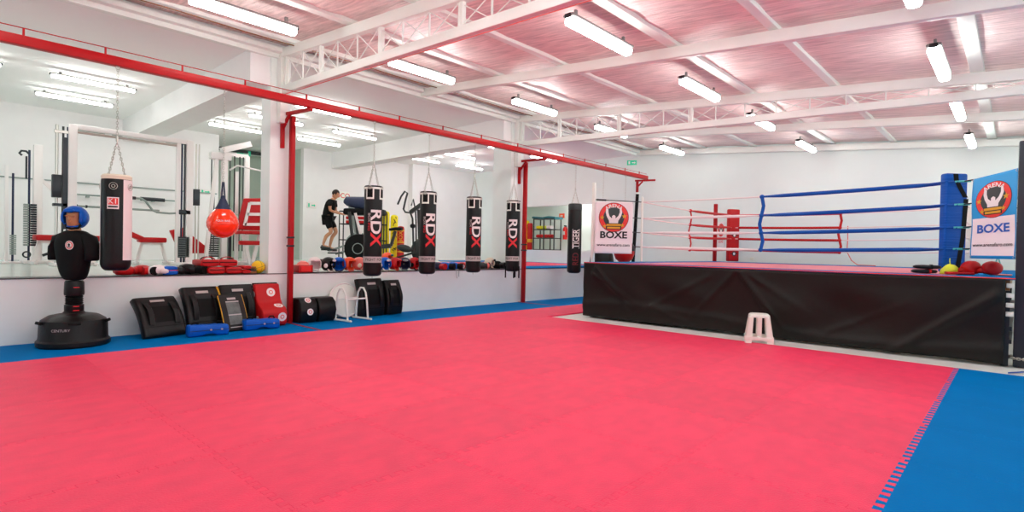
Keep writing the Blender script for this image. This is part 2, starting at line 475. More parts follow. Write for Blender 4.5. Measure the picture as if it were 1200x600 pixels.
XL, YT = 1.235, 8.40
WORDS = ('first','second','third','fourth','fifth','sixth','seventh','eighth','ninth','tenth','eleventh','twelfth','thirteenth','fourteenth','fifteenth','sixteenth','seventeenth','eighteenth')
for j in range(10):
    for i in range(7):
        lay(XL+i*PW, YT-(j+1)*PH, PW, PH, (True, True, j != 0, i != 0), 'pink',
            'pink foam mat, %s row out from the ring, %s from the left border' % (WORDS[j], WORDS[i]), 'pink interlocking floor mats')
for j in range(5):
    lay(XL, YT+j*PH, PW, PH, (j != 0, False, True, False), 'pink',
        'pink foam mat between ring and window wall, %s beyond the white strip corner' % WORDS[j], 'pink floor mats left of the ring')
BH = 1.02
for j in range(17):
    y0 = YT-10*PH+j*BH
    if y0+BH > FY: break
    lay(.002, y0, XL-.004, BH, (j != 0, False, True, False), 'bluem', 'blue foam border mat along the window wall, %s from the near end' % WORDS[j], 'blue border mats along the window wall')
XB = XL+7*PW
for j in range(10):
    for i in range(4):
        lay(XB+i*PW, YT-(j+1)*PH-.0, PW, PH, (True, i < 3, j != 0, True), 'bluem',
            'blue foam mat right of the pink ones, %s row out, %s from the pink' % (WORDS[j], WORDS[i]), 'blue floor mats right of the pink field')
# raised floor mats seen through the far opening
mb = MB(); mb.box((-1.1,10.5,LEDGE),(.0,15.7,LEDGE+.02)); tag(mb.build('gym_floor_mat', 'bluem', bevel=.003), 'blue foam mat on the ledge past the middle pillar', 'floor mat')
mb = MB(); mb.prism([(-4.5,11.2),(-1.1,11.2),(-1.1,15.2),(-4.5,15.2)], .02, Matrix.Translation((0,0,LEDGE))); tag(mb.build('gym_floor_mat', 'pink', bevel=.003), 'pink foam mat on the raised floor behind the ledge', 'floor mat')
mb = MB(); mb.box((-6.2,12.7,LEDGE),(-4.5,15.2,LEDGE+.02)); mb.box((-6.2,15.2,LEDGE),(-1.1,15.7,LEDGE+.02)); tag(mb.build('gym_floor_mat', 'bluem', smooth=False), 'blue foam mat at the far wall behind the pink one', 'floor mat')

# ------------------------------------------------------------------ red bag rail
rail = thing('bag_rail', 'long red steel rail carrying the punching bags above the ledge', 'bag rail', (.7, 0, 3.54))
BZ = 3.545
MB().box((.645, -1.5, BZ-.055), (.755, 15.05, BZ+.055)).build('beam', 'red', rail, bevel=.006, world=True)
mb = MB(); mb.cyl((.7,-1.5,3.70),(.7,15.05,3.66),.006,n=6); mb.build('guide_rod', 'red', rail, world=True)
for y in (-.7,.05,.83,1.59,2.44,3.26,4.2,5.15,5.98,7.01,8.06,9.2,10.0,10.9,11.8,12.8,13.8,14.6):
    MB().cbox((.7,y,3.63),(.02,.02,.12)).build('stub', 'red', rail, world=True)
def bracket(y, name, label, post=True, xw=.03, legx=.12, drop=.56):
    t = thing(name, label, 'rail support', (legx, y, 0))
    MB().bar((xw, y-.12, 3.46-drop), (xw, y-.12, 3.46), .06, .05).build('wall_plate', 'red', t, bevel=.004, world=True)
    MB().bar((xw, y-.1, 3.455), (.78, y, 3.455), .06, .05).build('arm', 'red', t, bevel=.004, world=True)
    MB().bar((xw, y-.12, 3.22), (xw+.2, y-.1, 3.43), .04).build('gusset', 'red', t, world=True)
    if post:
        MB().box((legx-.045, y-.03, .0), (legx+.045, y+.04, 3.43)).build('post', 'red', t, bevel=.004, world=True)
        MB().box((legx-.12, y-.05, 0), (1.22, y-.01, .006)).build('floor_bar', 'red', t, world=True)
        for z in (1.42, 1.28):
            MB().cbox((legx, y, z), (.11,.09,.03)).build('clamp', 'darkm', t, bevel=.004, world=True)
    return t
bracket(4.25, 'rail_support', 'red post and bracket at the near white pillar')
bracket(10.14, 'rail_support', 'red post and bracket at the middle pillar beside the fourth black bag')
t = thing('rail_support', 'far rail support, red above and black padded below, beside the white banner', 'rail support', (.45, 14.85, 0))
MB().bar((.53,14.8,3.08),(.53,14.8,3.42),.07,.06).build('wall_plate','red',t,bevel=.004,world=True)
MB().bar((.45,14.8,3.45),(1.02,15.0,3.45),.06,.05).build('arm','red',t,bevel=.004,world=True)
MB().bar((.53,14.8,3.25),(.68,14.85,3.42),.04).build('gusset','red',t,world=True)
mb = MB(); mb.cyl((.40,14.8,0),(.54,14.8,3.04),.05,n=14); mb.build('padded_post','blackm',t,world=True)
mb = MB(); mb.cyl((.54,14.8,3.04),(.54,14.8,3.09),.06,n=14); mb.build('collar','white',t,world=True)

# ------------------------------------------------------------------ punching bags
def chain(mb, a, b, link=.042, r=.0029):
    a = Vector(a); b = Vector(b); d = b-a; n = max(2, int(d.length/(link*.78))); d.normalize()
    u = Vector((1,0,0)) if abs(d.x) < .8 else Vector((0,1,0))
    x = u.cross(d).normalized(); y = d.cross(x)
    for i in range(n):
        c = a + (b-a)*((i+.5)/n)
        e = (x, y)[i%2]; pts = [c + d*(link/2*math.sin(t)) + e*(link*.28*math.cos(t)) for t in [2*PI*k/8 for k in range(8)]]
        mb.tube(pts, r, n=4, closed=True)
def hang(t, R, ztop, zlink, zbeam, name='chain'):
    """four short chains gathering into one, hung on the rail"""
    mb = MB()
    for k in range(4):
        a = PI/4 + k*PI/2
        chain(mb, (R*.74*math.cos(a), R*.74*math.sin(a), ztop), (.012*math.cos(a), .012*math.sin(a), zlink))
    mb.build('suspension_chains', 'chrome', t)
    mb = MB(); chain(mb, (0,0,zlink+.05), (0,0,zbeam-.03)); mb.build(name, 'chrome', t)
    mb = MB(); mb.torus((0,0,zlink+.02), .022, .006, Matrix.Rotation(PI/2,4,'X').to_3x3(), n=14, k=6); mb.cyl((0,0,zlink+.03),(0,0,zlink+.1),.014,n=8)
    mb.build('swivel', 'chrome', t)
    mb = MB(); mb.torus((0,0,zbeam-.02), .02, .005, Matrix.Rotation(PI/2,4,'Y').to_3x3(), n=12, k=5)
    mb.build('rail_hook', 'chrome', t)
def bagprof(R, h, rb=.06, rt=.02):
    p = [(0,0)]
    for k in range(1,7): a = PI/2*k/6; p.append((R*(1-.45) + R*.45*math.sin(a), rb*(1-math.cos(a))))
    p += [(R*1.01, h*.3), (R, h*.6), (R*.985, h-.05), (R*.96, h-rt), (R*.9, h), (0, h)]
    return p
RAILZ = 3.49
def xbag(y, zb, zt, label, off=0., tails=False):
    R = .157; h = zt-zb
    phi = math.atan2(0-y, 9.06-.7) + off
    t = thing('punching_bag', label, 'punching bag', (.7, y, zb), phi, 'black bags with large lettering hung from the red rail')
    MB().lathe(bagprof(R,h), n=40).build('shell', 'black', t, ang=60)
    for k in range(4):
        a = k*PI/2 - .5
        fm = wrap(R*.99, h-.13, a)
        cp = decal('corner_patch', [rect(.145,.21), rect(.26,.035,(.0,.088))], 'white', t, wrap(R*.997, h-.125, a, .0015), .02)
        decal('strap', [rect(.098,.15)], 'blackm', cp, wrap(R*.997, h-.125, a, .004), .02)
        mb = MB(); mb.torus((R*1.03*math.cos(a), R*1.03*math.sin(a), h-.03), .028, .005, Matrix.Rotation(a,3,'Z') @ Matrix.Rotation(PI/2,3,'Y'), n=14, k=6); mb.build('ring', 'chrome', t)
    MB().lathe([(R*.985,h-.03),(R*1.004,h-.025),(R*.99,h-.0),(R*.93,h+.008),(R*.9,h)],n=40).build('rim', 'black', t)
    W = wrap(R*1.006, h*.5, 0, .002)
    decal('white_letters', [text_polys('RD', .27, .022, rot=-PI/2, at=(.032,.165), sx=1.22)], 'txtwhite', t, W, .015)
    decal('red_letter', [text_polys('X', .27, .028, rot=-PI/2, at=(.032,-.145), sx=1.15)], 'txtred', t, W, .015)
    decal('small_grey_letters', [text_polys('BOX', .062, .01, rot=-PI/2, at=(-.085,.235), sx=1.2)], 'greyt', t, W, .015)
    decal('small_red_letters', [text_polys('ING', .062, .01, rot=-PI/2, at=(-.085,.075), sx=1.3)], 'txtred', t, W, .015)
    pb = decal('print_band', [rect(2*PI*R*.999,.105)], 'greyt', t, wrap(R*1.008, .29, 0, .002), .02)
    for kk in range(2):
        decal('band_letters', [text_polys('FIGHT FOR', .066, .012, at=(.02,0))], 'txtblack', pb, wrap(R*1.008, .29, kk*PI, .0035), .015)
    mb = MB(); mb.torus((0,0,-.02), .02, .004, Matrix.Rotation(PI/2,3,'X'), n=12, k=6); mb.build('bottom_ring', 'chrome', t)
    hang(t, R, h, h+.37, RAILZ-zb)
    if tails:
        for a in (-.9,.5,1.5,3.):
            x, yy = R*1.02*math.cos(a), R*1.02*math.sin(a)
            mb = MB(); mb.box((x-.012,yy-.012,-.14),(x+.012,yy+.012,.12)); mb.build('loose_strap', 'blackm', t, smooth=False)
    return t
BAGN = ('leftmost','second from the left','third from the left','rightmost')
for (y, zb, zt, off, tl), nm in zip(((5.46,.78,2.35,.10,False),(6.68,.79,2.36,.12,False),(7.89,.80,2.36,.12,False),(9.10,.80,2.38,-.28,True)), BAGN):
    xbag(y, zb, zt, 'tall black punching bag lettered white and red, %s of the four' % nm + (', with dangling straps' if tl else ''), off, tl)

# white and black bag
def duo_bag():
    R, zb, zt = .162, .93, 2.10; h = zt-zb; y = 1.72
    phi = math.atan2(-y, 8.36)
    t = thing('punching_bag', 'stout black punching bag with pale side panels, hung beside the training dummy', 'punching bag', (.7, y, zb), phi)
    MB().lathe([(r*1.0, z) for r, z in bagprof(R,h,.10)], n=40).build('shell', 'black', t, ang=60)
    for a, w in ((1.08, .21), (-1.85, .19), (2.9, .2)):
        decal('pale_side_panel', [rect(w, h-.17, (0, .05))], 'whitev', t, wrap(R*1.008, h/2, a, .002), .02)
    MB().lathe([(R*.97,h-.03),(R*1.0,h+.01),(R*.9,h+.03),(R*.4,h+.03)],n=40).build('top_cover', 'cream', t)
    bd = decal('badge', [rect(.125,.145)], 'txtwhite', t, wrap(R*1.01, h-.33, -.22, .002), .02)
    decal('badge_field', [rect(.105,.08,(0,.02))], 'logored', bd, wrap(R*1.01, h-.33, -.22, .0035), .02)
    decal('badge_letters', [text_polys('K1', .085, .01, at=(0,.02))], 'txtwhite', bd, wrap(R*1.01, h-.33, -.22, .005), .02)
    decal('badge_line', [rect(.1,.02,(0,-.045))], 'txtblack', bd, wrap(R*1.01, h-.33, -.22, .0035), .02)
    for a in (-.2, 1.0, 2.6, -1.8):
        mb = MB(); R3 = Matrix.Rotation(a,3,'Z') @ Matrix.Rotation(PI/2,3,'Y')
        mb.torus((R*1.03*math.cos(a), R*1.03*math.sin(a), h-.12), .042, .004, R3, n=18, k=6)
        mb.torus((R*1.03*math.cos(a), R*1.03*math.sin(a), h-.12), .018, .006, R3, n=12, k=6); mb.build('rivet_ring','chrome',t)
    hang(t, R, h+.02, h+.42, RAILZ-zb)
duo_bag()
def water_bag():
    y, zb = 2.98, 1.375
    t = thing('water_bag', 'round orange teardrop bag with dark blue top hung from the red rail', 'punching bag', (.7, y, zb), math.atan2(-y, 8.36))
    prof = [(0,0),(.07,.01),(.13,.045),(.18,.10),(.205,.16),(.21,.215),(.20,.27),(.175,.32),(.14,.37),(.105,.41),(.08,.44),(0,.45)]
    MB().lathe(prof, n=36).build('ball', 'orange', t, ang=80)
    MB().lathe([(.108,.408),(.095,.43),(.07,.48),(.045,.54),(.02,.60),(0,.61)], n=24).build('rope_cone', 'navy', t, ang=80)
    decal('letters', [text_polys('AQUA BAG', .036, .004)], 'txtwhite', t, lambda u, v: Vector((.213*math.cos(u/.21), .213*math.sin(u/.21), .24+v)), .02)
    mb = MB()
    for k in range(4):
        a = k*PI/2+.4; mb.cyl((.03*math.cos(a),.03*math.sin(a),.56),(.012*math.cos(a),.012*math.sin(a),.80),.006,n=6)
    mb.build('rope', 'navy', t)
    mb = MB(); chain(mb, (0,0,.78), (0,0,RAILZ-zb)); mb.build('chain','chrome',t)
water_bag()
def tiger_bag():
    R, zb, zt, y = .175, .72, 2.49, 11.43; h = zt-zb
    t = thing('punching_bag', 'tall black punching bag with white and dark red upright lettering, past the middle pillar', 'punching bag', (.7, y, zb), math.atan2(-y, 8.36))
    MB().lathe(bagprof(R,h,.07,.03), n=40).build('shell', 'black', t, ang=60)
    MB().lathe([(R*.99,h-.16),(R*1.01,h-.15),(R*1.0,h-.03),(R*.95,h-.01)],n=40).build('collar','dgrey',t)
    W = wrap(R*1.01, h*.42, .08, .002)
    decal('white_letters', [text_polys('TIGER', .22, .012, rot=PI/2, at=(.03,.13), sx=.8)], 'txtwhite', t, W, .015)
    decal('white_bars', [rect(.012,.5,(.115,.13)), rect(.012,.5,(-.06,.13))], 'txtwhite', t, W, .02)
    decal('red_letters', [text_polys('RED', .22, .012, rot=PI/2, at=(.03,-.38), sx=.8)], 'darkred', t, W, .015)
    hang(t, R, h, h+.30, RAILZ-zb)
tiger_bag()
def pear_bag():
    zb, y = .78, 12.7
    t = thing('punching_bag', 'black pear shaped bag half hidden behind the white banner', 'punching bag', (.7,y,zb), math.atan2(-y, 8.36))
    MB().lathe([(0,0),(.2,.01),(.3,.08),(.33,.22),(.30,.42),(.24,.62),(.20,.85),(.19,1.15),(.15,1.32),(.08,1.4),(0,1.42)], n=36).build('shell','black',t,ang=70)
    decal('print', [rect(.3,.05), rect(.25,.03,(0,.25))], 'greyt', t, wrap(.215, .9, .2, .002), .02)
    hang(t, .12, 1.36, 1.7, RAILZ-zb)
pear_bag()
def uppercut_bag():
    zb, y = .98, 13.85
    t = thing('punching_bag', 'short red and black round bag low behind the white banner', 'punching bag', (.7,y,zb), math.atan2(-y, 8.36))
    MB().lathe([(0,0),(.14,.02),(.24,.1),(.29,.24),(.29,.34),(0,.35)], n=32).build('red_base','redd',t,ang=70)
    MB().lathe([(.292,.335),(.296,.34),(.28,.48),(.2,.6),(.1,.66),(0,.67)], n=32).build('shell','black',t,ang=70)
    hang(t, .15, .6, .95, RAILZ-zb)
uppercut_bag()

# ------------------------------------------------------------------ boxing ring
RZ = 1.08; PX0, PX1, PY0, PY1 = 2.69, 9.04, 9.07, 15.45
ring = thing('boxing_ring', 'raised boxing ring with black skirt, pink canvas and four ropes', 'boxing ring', (5.85, 12.2, 0))
MB().box((PX0+.05,PY0+.05,RZ-.16),(PX1-.05,PY1-.05,RZ-.03)).build('deck', 'wood', ring, world=True, smooth=False)
MB().box((PX0,PY0,RZ-.03),(PX1,PY1,RZ-.004)).build('blue_border', 'bluem', ring, bevel=.01, world=True)
MB().box((PX0+.75,PY0+.42,RZ-.01),(PX1-.6,PY1-1.6,RZ)).build('pink_canvas', mat('pink_canvas_cloth','#DE7A86',.6,bump=.1,vary=.04), ring, world=True)
def skirt(a, b, name, label=None):
    a = Vector(a); b = Vector(b); d = (b-a); Ls = d.length; d.normalize(); nrm = Vector((d.y,-d.x,0))
    mb = MB(); nu = int(Ls/.035); nv = 30; rows = []
    for j in range(nv+1):
        row = []
        v = j/nv
        for i in range(nu+1):
            u = i/nu*Ls
            w = 0
            q = Vector((u*1.1 + v*.9, v*1.3 - u*.15, 5))
            w += .085*noise.noise(q)*math.sin(PI*min(1,v*1.15))
            # long drag folds
            w += .022*math.exp(-((v-.18-.10*math.sin(u*.9+.5))/.06)**2)
            w += .018*math.exp(-((v-.02-(u-1.0)*.55)/.05)**2)*(1 if .6<u<2.6 else 0)
            w += .045*math.exp(-((v-.15-(Ls-.95-u)*-.75)/.055)**2)*(1 if Ls-1.3<u<Ls-.05 else 0)
            for (fu, fv, sl, am, wd) in ((3.05,1.0,-1.3,.035,.05),(3.1,1.0,-.6,.030,.05),(3.0,1.0,1.1,.028,.05),(.25,.95,-.9,.035,.045),(.2,.8,-.5,.03,.05),(4.3,.15,.5,.02,.04),(1.5,.3,-.35,.025,.05)):
                dd = u-fu
                if dd*(1 if am > 0 else -1) > 0 and abs(dd) < 1.2 or sl > 1:
                    w += am*math.exp(-((v-fv-sl*abs(dd)*(1 if sl < 1 else -1))/wd)**2)*max(0,1-abs(dd)/1.2)
            w += .012*math.sin(u*5+v*3)*max(0,.25-v)*2
            top = RZ-.015 - .02*math.sin(PI*u/Ls) ; bot = .0+.012*(1+noise.noise(Vector((u*2,0,1))))
            row.append(mb.bm.verts.new(a + d*u + nrm*(w+.012) + Vector((0,0,bot+(top-bot)*v))))
        rows.append(row)
    for j in range(nv):
        for i in range(nu): mb.bm.faces.new((rows[j][i], rows[j][i+1], rows[j+1][i+1], rows[j+1][i]))
    o = mb.build(name, 'skirt', ring, world=True, ang=80)
    s = o.modifiers.new('thickness','SOLIDIFY'); s.thickness = .006
skirt((PX0,PY0,0),(PX1-.09,PY0,0),'skirt')
skirt((PX0,PY1,0),(PX0,PY0,0),'skirt')
mb = MB(); mb.cyl((PX0,PY0-.015,RZ-.012),(PX1,PY0-.015,RZ-.012),.008,n=6); mb.cyl((PX0-.015,PY0,RZ-.012),(PX0-.015,PY1,RZ-.012),.008,n=6)
mb.build('edge_piping','logored',ring,world=True)
for x, y in ((PX0+.1,PY0+.15),(PX1-.08,PY0+.12),(PX0+.1,PY1-.1),(PX1-.1,PY1-.1),(5.9,PY1-.1)):
    MB().cbox((x,y,.45),(.07,.07,.93)).build('trestle_leg','darkm',ring,world=True,smooth=False)
mb = MB()
for z in (.26,.42): mb.box((PX1-.16,PY0+.1,z),(PX1-.02,PY1-.3,z+.05))
mb.build('trestle_bar','darkm',ring,world=True,smooth=False)
# white blocks and a board stored under the ring corner
for k, z in enumerate((.98,.86,.74,.63)):
    MB().cbox((PX1-.045,PY0+.05,z),(.075,.05,.055)).build('frame_clip','white',ring,bevel=.005,world=True)
o = MB().box((8.91,9.25,-.026),(8.98,9.6,.42)).build('plank','wood',None,bevel=.004); tag(o,'brown wooden plank stored upright under the ring corner','plank')

# corner posts, pads, turnbuckles
NL, NR, FL, FR = (2.72,9.3), (9.13,9.27), (2.75,15.3), (9.05,15.3)
def inset(c, sx, sy_, t): return (c[0]+sx*t, c[1]+sy_*t)
pNL, pNR, pFL, pFR = inset(NL,1,1,.70), (8.36,9.98), inset(FL,1,-1,.80), inset(FR,-1,-1,.75)
def post(c, m, z1, w=.09, z0=RZ-.03, name='corner_post', label=None):
    o = MB().box((c[0]-w/2,c[1]-w/2,z0),(c[0]+w/2,c[1]+w/2,z1)).build(name, m, ring, bevel=.012, world=True)
    if label: o['label'] = label
post(NL,'white',2.68,.065,label='white corner post'); post(FL,'red',2.69,.09,label='red corner post'); post(FR,'white',2.65,.09,label='white corner post')
post(NR,mat('dark_navy_pad','#1B1F2C',.5,bump=.1),2.76,.19,-.02,label='thick dark padded corner post')
mb = MB(); mb.box((NR[0]-.1,NR[1]-.085,1.3),(NR[0]-.096,NR[1]-.05,2.74)); mb.build('post_seam','greyp',ring,world=True,smooth=False)
HT = {'NL':(2.31,1.98,1.69,1.40),'NR':(2.37,2.05,1.73,1.43),'FL':(2.30,1.98,1.69,1.41),'FR':(2.33,2.0,1.7,1.42)}
PADS = []
def pad(c, ang, m, z0, z1, w, d, lab):
    mb = MB(); mb.cbox((0,0,(z0+z1)/2),(d,w,z1-z0))
    bm = mb.bm
    bmesh.ops.bisect_plane
    mt = Matrix.Translation((c[0],c[1],0)) @ Matrix.Rotation(ang,4,'Z')
    for v in bm.verts: v.co = mt @ v.co
    o = mb.build('corner_pad', m, ring, bevel=.03, world=True, segs=3); o['label'] = lab; PADS.append(o)
    return mt
quilt = mat('blue_quilted_pad','#0056B4',.45,spec=.25,bump=1.0,bscale=6,stretch=(.3,.3,5),vary=.05)
mtb = pad(pNR, math.radians(-45), quilt, RZ+.02, 2.50, .32, .12, 'blue quilted corner pad')
pad(pFL, math.radians(-30), 'redd', RZ+.02, 2.46, .33, .12, 'red corner pad')
pad(pNL, math.radians(45), 'white', RZ+.02, 2.42, .05, .05, 'slim white corner pad')
pad(pFR, math.radians(225), 'white', RZ+.02, 2.45, .30, .10, 'white corner pad')
# black strap down the face of the blue pad (camera side)
def padface(mt, side, h=.003):
    return lambda u, v: mt @ Vector((side*(.06+h), u*side, v))
dirc = -1 if (mtb.to_3x3() @ Vector((1,0,0))).dot(Vector((.1,-1,0))) < 0 else 1
sv = mtb.to_3x3() @ Vector((0,1,0))
def strap_poly(pts, w): 
    l = [(x-w/2,z) for x,z in pts]; r = [(x+w/2,z) for x,z in pts[::-1]]
    return l + r
decal('black_strap', [strap_poly([(-.03,2.49),(-.02,2.40),(.12,2.16)], .075), strap_poly([(.13,2.14),(.10,1.6),(.03,1.12)], .07)], 'blackm', PADS[0],
      lambda u, v: padface(mtb, dirc)(u, v) - Vector(ring.location), .1)
def at(c, z): return Vector((c[0],c[1],z))
for k in range(4):
    for a, ka, b, kb in ((pNL,'NL',pNR,'NR'),(pFL,'FL',pFR,'FR'),(pNL,'NL',pFL,'FL'),(pNR,'NR',pFR,'FR')):
        A = at(a,HT[ka][k]); B = at(b,HT[kb][k])
        pts = [A.lerp(B,s/20) - Vector((0,0,.035*math.sin(PI*s/20))) for s in range(21)]
        MB().tube(pts,.011,n=8).build('rope', mat('pale_pink_rope','#EFD9D6',.5), ring, world=True)
    # turnbuckles between pads and posts
    for a, ka, pc in ((pNL,'NL',NL),(pNR,'NR',NR),(pFL,'FL',FL),(pFR,'FR',FR)):
        A = at(a,HT[ka][k]); B = at(pc,HT[ka][k]+.03)
        mb = MB(); mb.cyl(A,B,.009,n=8); mb.cyl(A.lerp(B,.75),A.lerp(B,.95),.018,n=8); mb.build('turnbuckle', 'darkm', ring, world=True)
    A = at(pNR,HT['NR'][k]); off = Vector((-.02,-.1,0))
    mb = MB(); mb.tube([A+Vector((-.32,-.02,-.004)), A+Vector((-.14,-.13,0)), A+Vector((.06,-.13,0))],.013,n=8); mb.build('blue_rope_end','bluer',ring,world=True)
    mb = MB(); mb.tube([A+Vector((.02,-.135,.001)), A+Vector((.07,-.125,.002)), A+Vector((.19,-.09,.004))],.014,n=8); mb.build('teal_rope_end','teal',ring,world=True)
def sleeve(a, ka, b, kb, k, s0, s1, r, m, name, taper=True, dz=0.):
    A = at(a,HT[ka][k]); B = at(b,HT[kb][k]); n = 24
    pts = []; rr = []
    for i in range(n+1):
        s = s0+(s1-s0)*i/n
        pts.append(A.lerp(B,s) - Vector((0,0,.035*math.sin(PI*s)+dz)))
        e = min(i, n-i)/n*(s1-s0)*(B-A).length
        rr.append(r*(.45+.55*min(1,e/.35)) if taper == True else r)
    MB().tube(pts, rr, n=10).build(name, m, ring, world=True)
S890 = (5.75-pNL[0])/(pNR[0]-pNL[0])
for k in range(4):
    sleeve(pNL,'NL',pNR,'NR',k,S890,.985,.032,'bluer','blue_rope_sleeve')
    if k: sleeve(pNL,'NL',pNR,'NR',k,.03,S890-.01,.026,'whitev','white_rope_sleeve')
    else: sleeve(pNL,'NL',pNR,'NR',k,.02,S890-.01,.014,'whitev','white_rope_sleeve',False)
S988 = (6.0-pFL[0])/(pFR[0]-pFL[0]); SL = (12.1-pNL[1])/(pFL[1]-pNL[1])
for k in range(4):
    sleeve(pFL,'FL',pFR,'FR',k,.03,S988,.030,'redd','red_rope_sleeve',False)
    sleeve(pNL,'NL',pFL,'FL',k,SL,.97,.030,'redd','red_rope_sleeve')
def spacer(a, ka, b, kb, s, m, w=.02, loops=True):
    pts = []
    for k in range(4):
        A = at(a,HT[ka][k]); B = at(b,HT[kb][k]); pts.append(A.lerp(B,s)-Vector((0,0,.035*math.sin(PI*s))))
    q = []
    for i, p in enumerate(pts):
        q.append(p)
        if i < 3: q.append(p.lerp(pts[i+1],.5)+Vector((.03*(-1)**i,-.0,0)))
    mb = MB(); mb.tube(q, w, n=8)
    for p in pts: mb.ell(p,(.042,.038,.038),n=10,m=8)
    mb.build('rope_spacer', m, ring, world=True)
spacer(pNL,'NL',pNR,'NR',S890,'bluer',.03)
spacer(pFL,'FL',pFR,'FR',S988,'redd',.028)
spacer(pNL,'NL',pFL,'FL',SL,'redd',.018)
# emblem badges on the red pad
mtr = Matrix.Translation((pFL[0],pFL[1],0)) @ Matrix.Rotation(math.radians(-30),4,'Z')
for z in (1.30,1.78):
    decal('pad_badge', [disc(.06,(0,z)), rect(.24,.02,(0,z))], 'txtblack', PADS[1], lambda u, v: mtr @ Vector((.063,u,v)) - Vector(ring.location), 0)
    decal('pad_badge_ring', [[(.035*math.cos(t),z+.035*math.sin(t)) for t in [2*PI*k/20 for k in range(20)]]], 'txtwhite', PADS[1], lambda u, v: mtr @ Vector((.065,u,v)) - Vector(ring.location), 0)
# loose red cord on the far side
mb = MB(); mb.tube([(6.12,14.72,2.0),(6.13,14.7,1.7),(6.12,14.7,1.4),(6.22,14.68,1.2),(6.35,14.66,1.10),(6.7,14.66,1.095)],.011,n=6)
o = mb.build('loose_cord','salmon'); tag(o,'thin pinkish cord hanging from the far ropes onto the canvas','cord')
# chain and tie strap at the dark post
mb = MB(); 
for k in range(16):
    a0 = 2*PI*k/16; a1 = 2*PI*(k+1)/16
    chain(mb,(NR[0]+.15*math.cos(a0),NR[1]+.15*math.sin(a0),.09),(NR[0]+.15*math.cos(a1),NR[1]+.15*math.sin(a1),.09+.0),.05,.006)
o = mb.build('post_chain','chrome'); tag(o,'steel chain looped around the foot of the dark ring post','chain')
mb = MB(); mb.loft([((9.0,8.62,-.015),(0,1,0),(0,0,1),.03,.005),((9.25,8.9,.0),(0,1,0),(0,0,1),.03,.005),((9.5,9.2,-.015),(0,1,0),(0,0,1),.03,.005)],n=8,p=4)
o = mb.build('tie_strap','bluer'); tag(o,'blue tie strap lying on the white floor by the dark post','strap')

# banners
def banner(name, label, p0, p1, z0, z1, body, field, letters, sag=0., rise=0.):
    """cloth hanging between p0 (left) and p1 (right)"""
    p0 = Vector((*p0,0)); p1 = Vector((*p1,0)); W = (p1-p0).length; d = (p1-p0).normalized(); nr = Vector((d.y,-d.x,0)); H = z1-z0
    t = thing(name, label, 'banner', ((p0.x+p1.x)/2,(p0.y+p1.y)/2,z0))
    base = Vector(t.location)
    def S(u, v, h=0.):
        s = u/W+.5; q = v/H+.5
        top = rise*s - sag*4*s*(1-s)
        wv = .018*noise.noise(Vector((u*2.2,v*.9,hash(name)%7*0+2)))*(.3+q*.7) + .006*math.sin(v*9+u*3)
        return p0 + d*(u+W/2) + nr*(wv+h) + Vector((0,0,(z0+z1)/2 + v + top*q)) - base
    bm = bmesh.new(); nu, nv = 24, 32
    VV = [[bm.verts.new(S(-W/2+W*i/nu, -H/2+H*j/nv)) for i in range(nu+1)] for j in range(nv+1)]
    for j in range(nv):
        for i in range(nu): bm.faces.new((VV[j][i],VV[j][i+1],VV[j+1][i+1],VV[j+1][i]))
    me = bpy.data.meshes.new('cloth'); bm.to_mesh(me); bm.free(); me.materials.append(M[body])
    for p in me.polygons: p.use_smooth = True
    o = bpy.data.objects.new('cloth',me); COL.objects.link(o); o.parent = t
    sd = o.modifiers.new('thickness','SOLIDIFY'); sd.thickness = .003; sd.offset = -1
    L1 = lambda h: (lambda u, v: S(u, v, h))
    if field: decal('lower_field',[rect(W*.94,H*.455,(0,-H*.235))],field,o,L1(.002),.05)
    cx, cyy = 0, H*.20
    R = W*.385
    decal('logo_disc',[disc(R*1.03,(cx,cyy))],'txtblack',o,L1(.003),.04)
    decal('logo_ring',[disc(R,(cx,cyy))],'logored',o,L1(.0045),.04)
    decal('logo_centre',[disc(R*.72,(cx,cyy))],'dgrey',o,L1(.006),.04)
    body_ = [(-.38,-.62),(-.42,-.25),(-.62,.05),(-.72,.35),(-.70,.62),(-.50,.62),(-.48,.35),(-.38,.08),(-.16,-.08),(-.15,.1),(0,.18),(.15,.1),(.16,-.08),(.40,.12),(.52,.38),(.50,.66),(.66,.70),(.74,.36),(.62,.05),(.40,-.25),(.36,-.62)]
    decal('logo_figure',[[(cx+x*R*.78,cyy+y*R*.95) for x,y in body_]],'txtwhite',o,L1(.0075),.04)
    decal('logo_stars',[star(R*.17,(cx-R*.80,cyy-R*.02)),star(R*.19,(cx+R*.72,cyy+R*.08)),star(R*.15,(cx-R*.62,cyy-R*.62)),star(R*.15,(cx+R*.6,cyy-R*.55))],'gold',o,L1(.009),.05)
    decal('logo_caption_backing',[rect(R*1.06,R*.42,(cx,cyy-R*.62))],'txtblack',o,L1(.0085),.05)  # black printed block behind the gold caption bars
    decal('logo_caption',[rect(R*1.0,R*.14,(cx,cyy-R*.53)),rect(R*.9,R*.13,(cx,cyy-R*.72))],'gold',o,L1(.0095),.05)
    decal('logo_letters',[text_polys('ARENA',R*.34,.02,arc=R*.80,at=(cx,cyy),sx=1.15)],'txtwhite',o,L1(.0095),.03)
    decal('title_letters',[text_polys('BOXE',W*.25,.03,at=(0,-H*.145),sx=1.12)],letters,o,L1(.0065),.03)
    decal('web_address',[text_polys('www.arenafaro.com',W*.106,.014,at=(0,-H*.335))],'txtblack',o,L1(.0065),.03)
    mb = MB()
    for s in (-1,1):
        for q in (-.48,.48):
            c = S(s*W*.48, q*H) ; mb.torus(c,.014,.003,Matrix.Rotation(PI/2,3,'X'),n=10,k=5)
    mb.build('eyelet','chrome',t)
    return t
